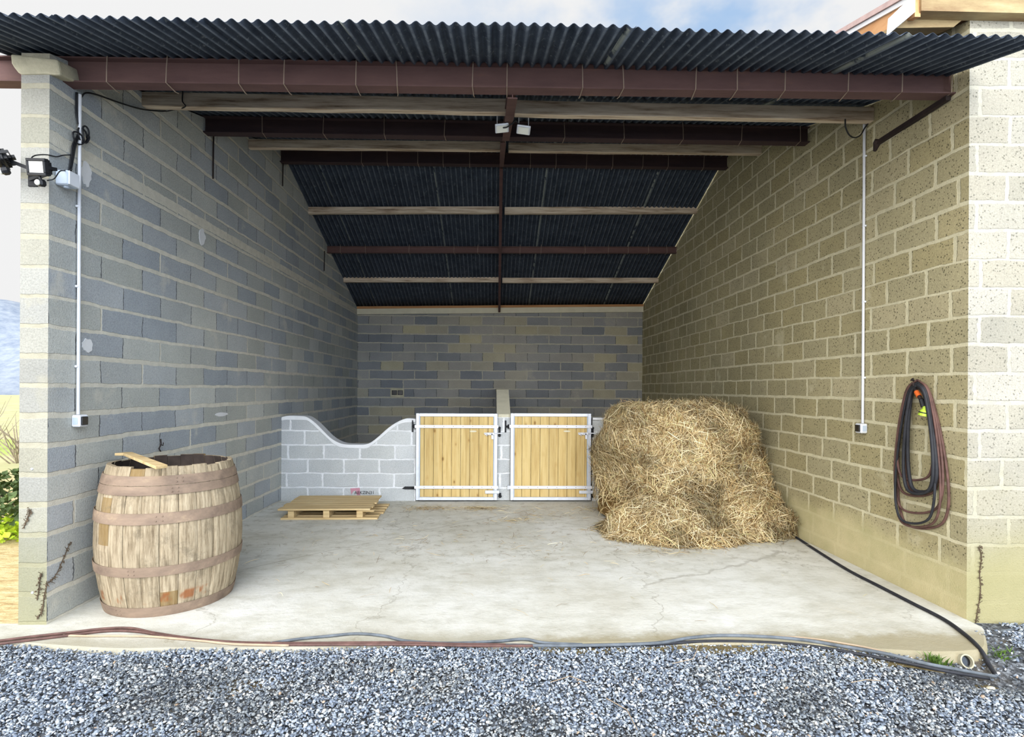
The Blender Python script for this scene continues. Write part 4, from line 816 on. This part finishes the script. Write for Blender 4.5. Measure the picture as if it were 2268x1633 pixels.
# ------------------------------------------------------------------ screws on pillar
for px, py, w in ((71,1039,'upper'), (72,1313,'lower')):
    p = onY(px, py, Y0); tag(MB().lathe([(.009, 0), (.008, .004), (0, .006)], p, 6, axis=Matrix.Rotation(math.pi/2, 3, 'X')).build('wall_screw', M['zinc']), w+' small metal screw head on the left pillar', 'screw', 'screws on the left pillar')
# ------------------------------------------------------------------ plants
def leaves(name, pts, size, mat, lab, cat='plant', stem=None, grp=None, seed=0, droop=0.):
    r = random.Random(seed); m = MB()
    for p in pts:
        p = Vector(p); s = size*r.uniform(.6, 1.3); R = Matrix.Rotation(r.uniform(0, 6.28), 3, 'Z')@Matrix.Rotation(r.uniform(-1.2, 1.2), 3, 'X')@Matrix.Rotation(r.uniform(-.6, .6), 3, 'Y')
        o = [(0,-1,0),(.55,-.5,.08),(.75,.05,.1),(.3,.5,.05),(0,1,0),(-.3,.5,.05),(-.75,.05,.1),(-.55,-.5,.08),(0,0,-.05)]
        m.add([p+R@Vector(q_)*s for q_ in o], [(8,i,(i+1) % 8) for i in range(8)])
    if stem is None: return tag(m.build(name, mat), lab, cat, grp)
    e = empty(name, stem[0][0], lab, cat, grp); m.build('leaves', mat, e)
    sm = MB()
    for st in stem: sm.tube(spline(st, 4), .004 if len(st) < 9 else .006, 5)
    sm.build('stems', M['twig'], e); return e
def cloud(c, rx, ry, rz, n, sd):
    r = random.Random(sd); o = []
    while len(o) < n:
        a = Vector((r.uniform(-1,1), r.uniform(-1,1), r.uniform(-1,1)))
        if a.length < 1: o.append(Vector(c)+Vector((a.x*rx, a.y*ry, a.z*rz)))
    return o
# ivy bush left of pillar
bc = Vector((-5.0, 6.1, .45))
stems = [[(-5.0, 6.2, -.2), (-5.0+.2*i, 6.1-.1*i, .2), (-5.0+.35*i-.3, 6.+.05*i, .5+.1*i)] for i in range(4)]
leaves('ivy_bush', cloud(bc+Vector((0, .1, -.05)), .75, .5, .32, 900, 4), .045, M['ivy'], 'dark green ivy bush left of the pillar', 'bush', stems, seed=1)
bc = Vector((-5.1, 6.2, .06)); leaves('shrub', cloud(bc, .8, .4, .13, 700, 5), .04, M['brightleaf'], 'bright yellow-green low shrub beneath the ivy bush', 'bush', [[(-5.1,6.2,-.2), (-5.1,6.2,.0), (-5.,6.2,.1)]], seed=2)
def tree(c, h, sd, lab, n=26):
    r = random.Random(sd); e = empty('bare_tree', c, lab, 'tree', 'bare trees in the meadow'); m = MB(); c = Vector(c)
    m.tube([c, c+Vector((.02*h, 0, h*.35)), c+Vector((0, .02*h, h*.6))], [.025*h, .018*h, .012*h], 6); m.build('trunk', M['palebark'], e); m = MB()
    for i in range(n):
        z = r.uniform(.25, .6)*h; a = r.uniform(0, 6.28); b = c+Vector((0, 0, z)); L_ = r.uniform(.25, .5)*h
        m.tube([b, b+Vector((math.cos(a)*L_*.5, math.sin(a)*L_*.5, L_*.5)), b+Vector((math.cos(a)*L_*.8, math.sin(a)*L_*.8, L_*.95))], [.008*h, .005*h, .002*h], 4)
    m.build('branches', M['palebark'], e)
tree((-11.2, 13.4, -1.), 2.3, 1, 'small bare tree in the meadow close beside the left pillar'); tree((-16.5, 18.6, -1.4), 2.6, 2, 'bare tree farther back in the meadow at left')
# dry ivy on pillar and wall
def creeper(pts, sd, lab, onface):
    r = random.Random(sd); P_ = [onface(*p) for p in pts]; sp = spline(P_, 6); e = empty('dry_creeper', sp[0], lab, 'creeper', 'dry creepers on the left pillar'); m = MB().tube(sp, .003, 5)
    for p in sp[1:]:
        for _ in range(2): m.tube([p, p+Vector((r.uniform(-.02,.02), -.006 if onface is fy else r.uniform(-.02,.02), r.uniform(-.02,.025)))], .0018, 4)
    m.build('stem', M['twig'], e); l = MB()
    for p in sp[2::2]:
        s = r.uniform(.006, .012); l.box(p+Vector((r.uniform(-.015,.015) if onface is fy else .006, -.006 if onface is fy else r.uniform(-.02,.02), r.uniform(-.02,.02))), (s, s*.3, s), Matrix.Rotation(r.uniform(0,3), 3, 'Y'))
    l.build('dead_leaves', M['twig'], e)
fy = lambda x, y: onY(x, y, Y0-.004); fx = lambda x, y: onX(x, y, XL+.004)
creeper([(82,1372),(94,1352),(97,1325),(103,1300),(105,1292)], 1, 'dry creeper climbing the inner edge of the left pillar foot', fy)
creeper([(108,1292),(125,1272),(136,1248),(146,1225),(155,1203)], 2, 'dry creeper slanting up the left wall from the pillar', fx)
creeper([(82,1330),(86,1305),(88,1285),(92,1272)], 3, 'short dry creeper in the middle of the left pillar foot', fy)
creeper([(52,1170),(60,1150),(66,1135),(68,1130)], 4, 'small dry creeper on the outer edge of left pillar', fy)
creeper([(2160,1385),(2166,1350),(2172,1310),(2170,1270),(2174,1235),(2168,1212)], 5, 'dry creeper climbing the right facade corner', fy)
# grass tufts
def tuft(c, n, h, sp, lab, sd, mat='leaf'):
    r = random.Random(sd); m = MB(); c = Vector(c)
    for _ in range(n):
        a = r.uniform(0, 6.28); d = Vector((math.cos(a), math.sin(a), 0)); L_ = h*r.uniform(.5, 1.1); b = c+Vector((r.gauss(0, sp), r.gauss(0, sp*.6), 0)); w = d.cross(Vector((0,0,1)))*.004
        p1 = b+Vector((0,0,L_*.5))+d*L_*.2; p2 = b+Vector((0,0,L_*.75))+d*L_*.65
        m.add([b-w, b+w, p1+w, p1-w, p2], [(0,1,2,3), (3,2,4)])
    return tag(m.build('grass_tuft', M[mat]), lab, 'grass', 'green tufts by the drain')
tuft(onZ(2078, 1474, -.05), 50, .065, .035, 'green grass tuft left of the drain mouth', 1); tuft(onZ(2210, 1462, -.07), 80, .09, .05, 'broad green tuft right of the drain beside the hoses', 2); tuft(onZ(2062, 1462, -.03), 22, .06, .02, 'thin green tuft on the slab edge left of the drain', 3)
tag(leaves('green_sprig', [onZ(x, y, .01) for x, y in ((1630,1195),(1636,1196),(1645,1198),(1652,1199),(1672,1199),(1690,1200),(1700,1199),(1716,1200),(1660,1200))], .022, M['ivy'], 'sprig of small green leaves on the floor before the hay', 'plant', seed=4), None)
# dry stalks on gravel
for i, pts in enumerate((((1343,1547),(1388,1572),(1412,1618)), ((1215,1513),(1262,1498),(1300,1512)), ((1490,1470),(1535,1460),(1548,1430)), ((1885,1512),(1918,1506),(1950,1508)))):
    tag(MB().tube([onZ(x, y, -.008) for x, y in pts], .0022, 5).build('dry_stalk', M['hosetan']), ('bent dry stalk on gravel below the hay, the longest one', 'curved dry stalk on gravel right of centre', 'dry stalk on gravel near the slab below the hay', 'dry stalk lying on the gravel near the right edge')[i], 'stalk', 'dry stalks on the gravel')
# ------------------------------------------------------------------ light
w = bpy.data.worlds.new('sky'); S.world = w; w.use_nodes = True; nt = w.node_tree; bg = nt.nodes['Background']
t = NT.__new__(NT); t.t = nt
d = t.n('ShaderNodeTexCoord').outputs['Generated']; x, y, z = t.sep(d)
cl = t.noise(d, 2.6, 6., .55, (1, 1, 1.6)); blue = t.m('MULTIPLY', t.step(cl, .46, .60), t.step(t.m('ADD', x, t.m('MULTIPLY', y, 0)), -.35, .35))
skyc = t.mix(blue, (1, 1, 1, 1), (.46, .66, .95, 1))
def lobe(v, a, b):
    n = t.n('ShaderNodeVectorMath', operation='DOT_PRODUCT'); t.set(n.inputs[0], d); vv = Vector(v).normalized(); n.inputs[1].default_value = vv; return t.step(n.outputs['Value'], a, b)
L1 = lobe((-.1, -1., .28), .35, .97); strength = t.m('ADD', t.m('ADD', .93, t.m('MULTIPLY', L1, 3.6)), t.m('MULTIPLY', t.step(y, .2, -.3), 1.3))
t.set(bg.inputs['Color'], skyc); t.set(bg.inputs['Strength'], strength)
sun = bpy.data.lights.new('hazy_sun', 'SUN'); sun.energy = 1.1; sun.angle = math.radians(34); sun.color = (1., .97, .92); so = bpy.data.objects.new('hazy_sun', sun); COL.objects.link(so)
so.rotation_euler = Vector((-.05, 1., -.32)).to_track_quat('-Z', 'Y').to_euler()
# ------------------------------------------------------------------ camera
cam = bpy.data.cameras.new('camera'); co = bpy.data.objects.new('camera', cam); COL.objects.link(co); S.camera = co
cam.sensor_width = 36; cam.lens = 36*FX/2268; cam.shift_x = (1134-CX)/2268; cam.shift_y = (CY-816.5)/2268; cam.clip_end = 1000; cam.clip_start = .05
co.matrix_world = Matrix.Translation((0, 0, EYE))@Matrix.Rotation(-YAW, 4, 'Z')@Matrix.Rotation(math.pi/2, 4, 'X')@Matrix.Rotation(ROLL, 4, 'Z')
S.view_settings.view_transform = 'Standard'; S.view_settings.look = 'None'; S.view_settings.gamma = 1; S.view_settings.use_curve_mapping = False; S.view_settings.exposure = -0.06
S.cycles.use_adaptive_sampling = True; S.cycles.adaptive_threshold = .05; S.cycles.max_bounces = 5; S.cycles.diffuse_bounces = 3; S.cycles.glossy_bounces = 2; S.cycles.transmission_bounces = 1; S.cycles.caustics_reflective = False; S.cycles.caustics_refractive = False
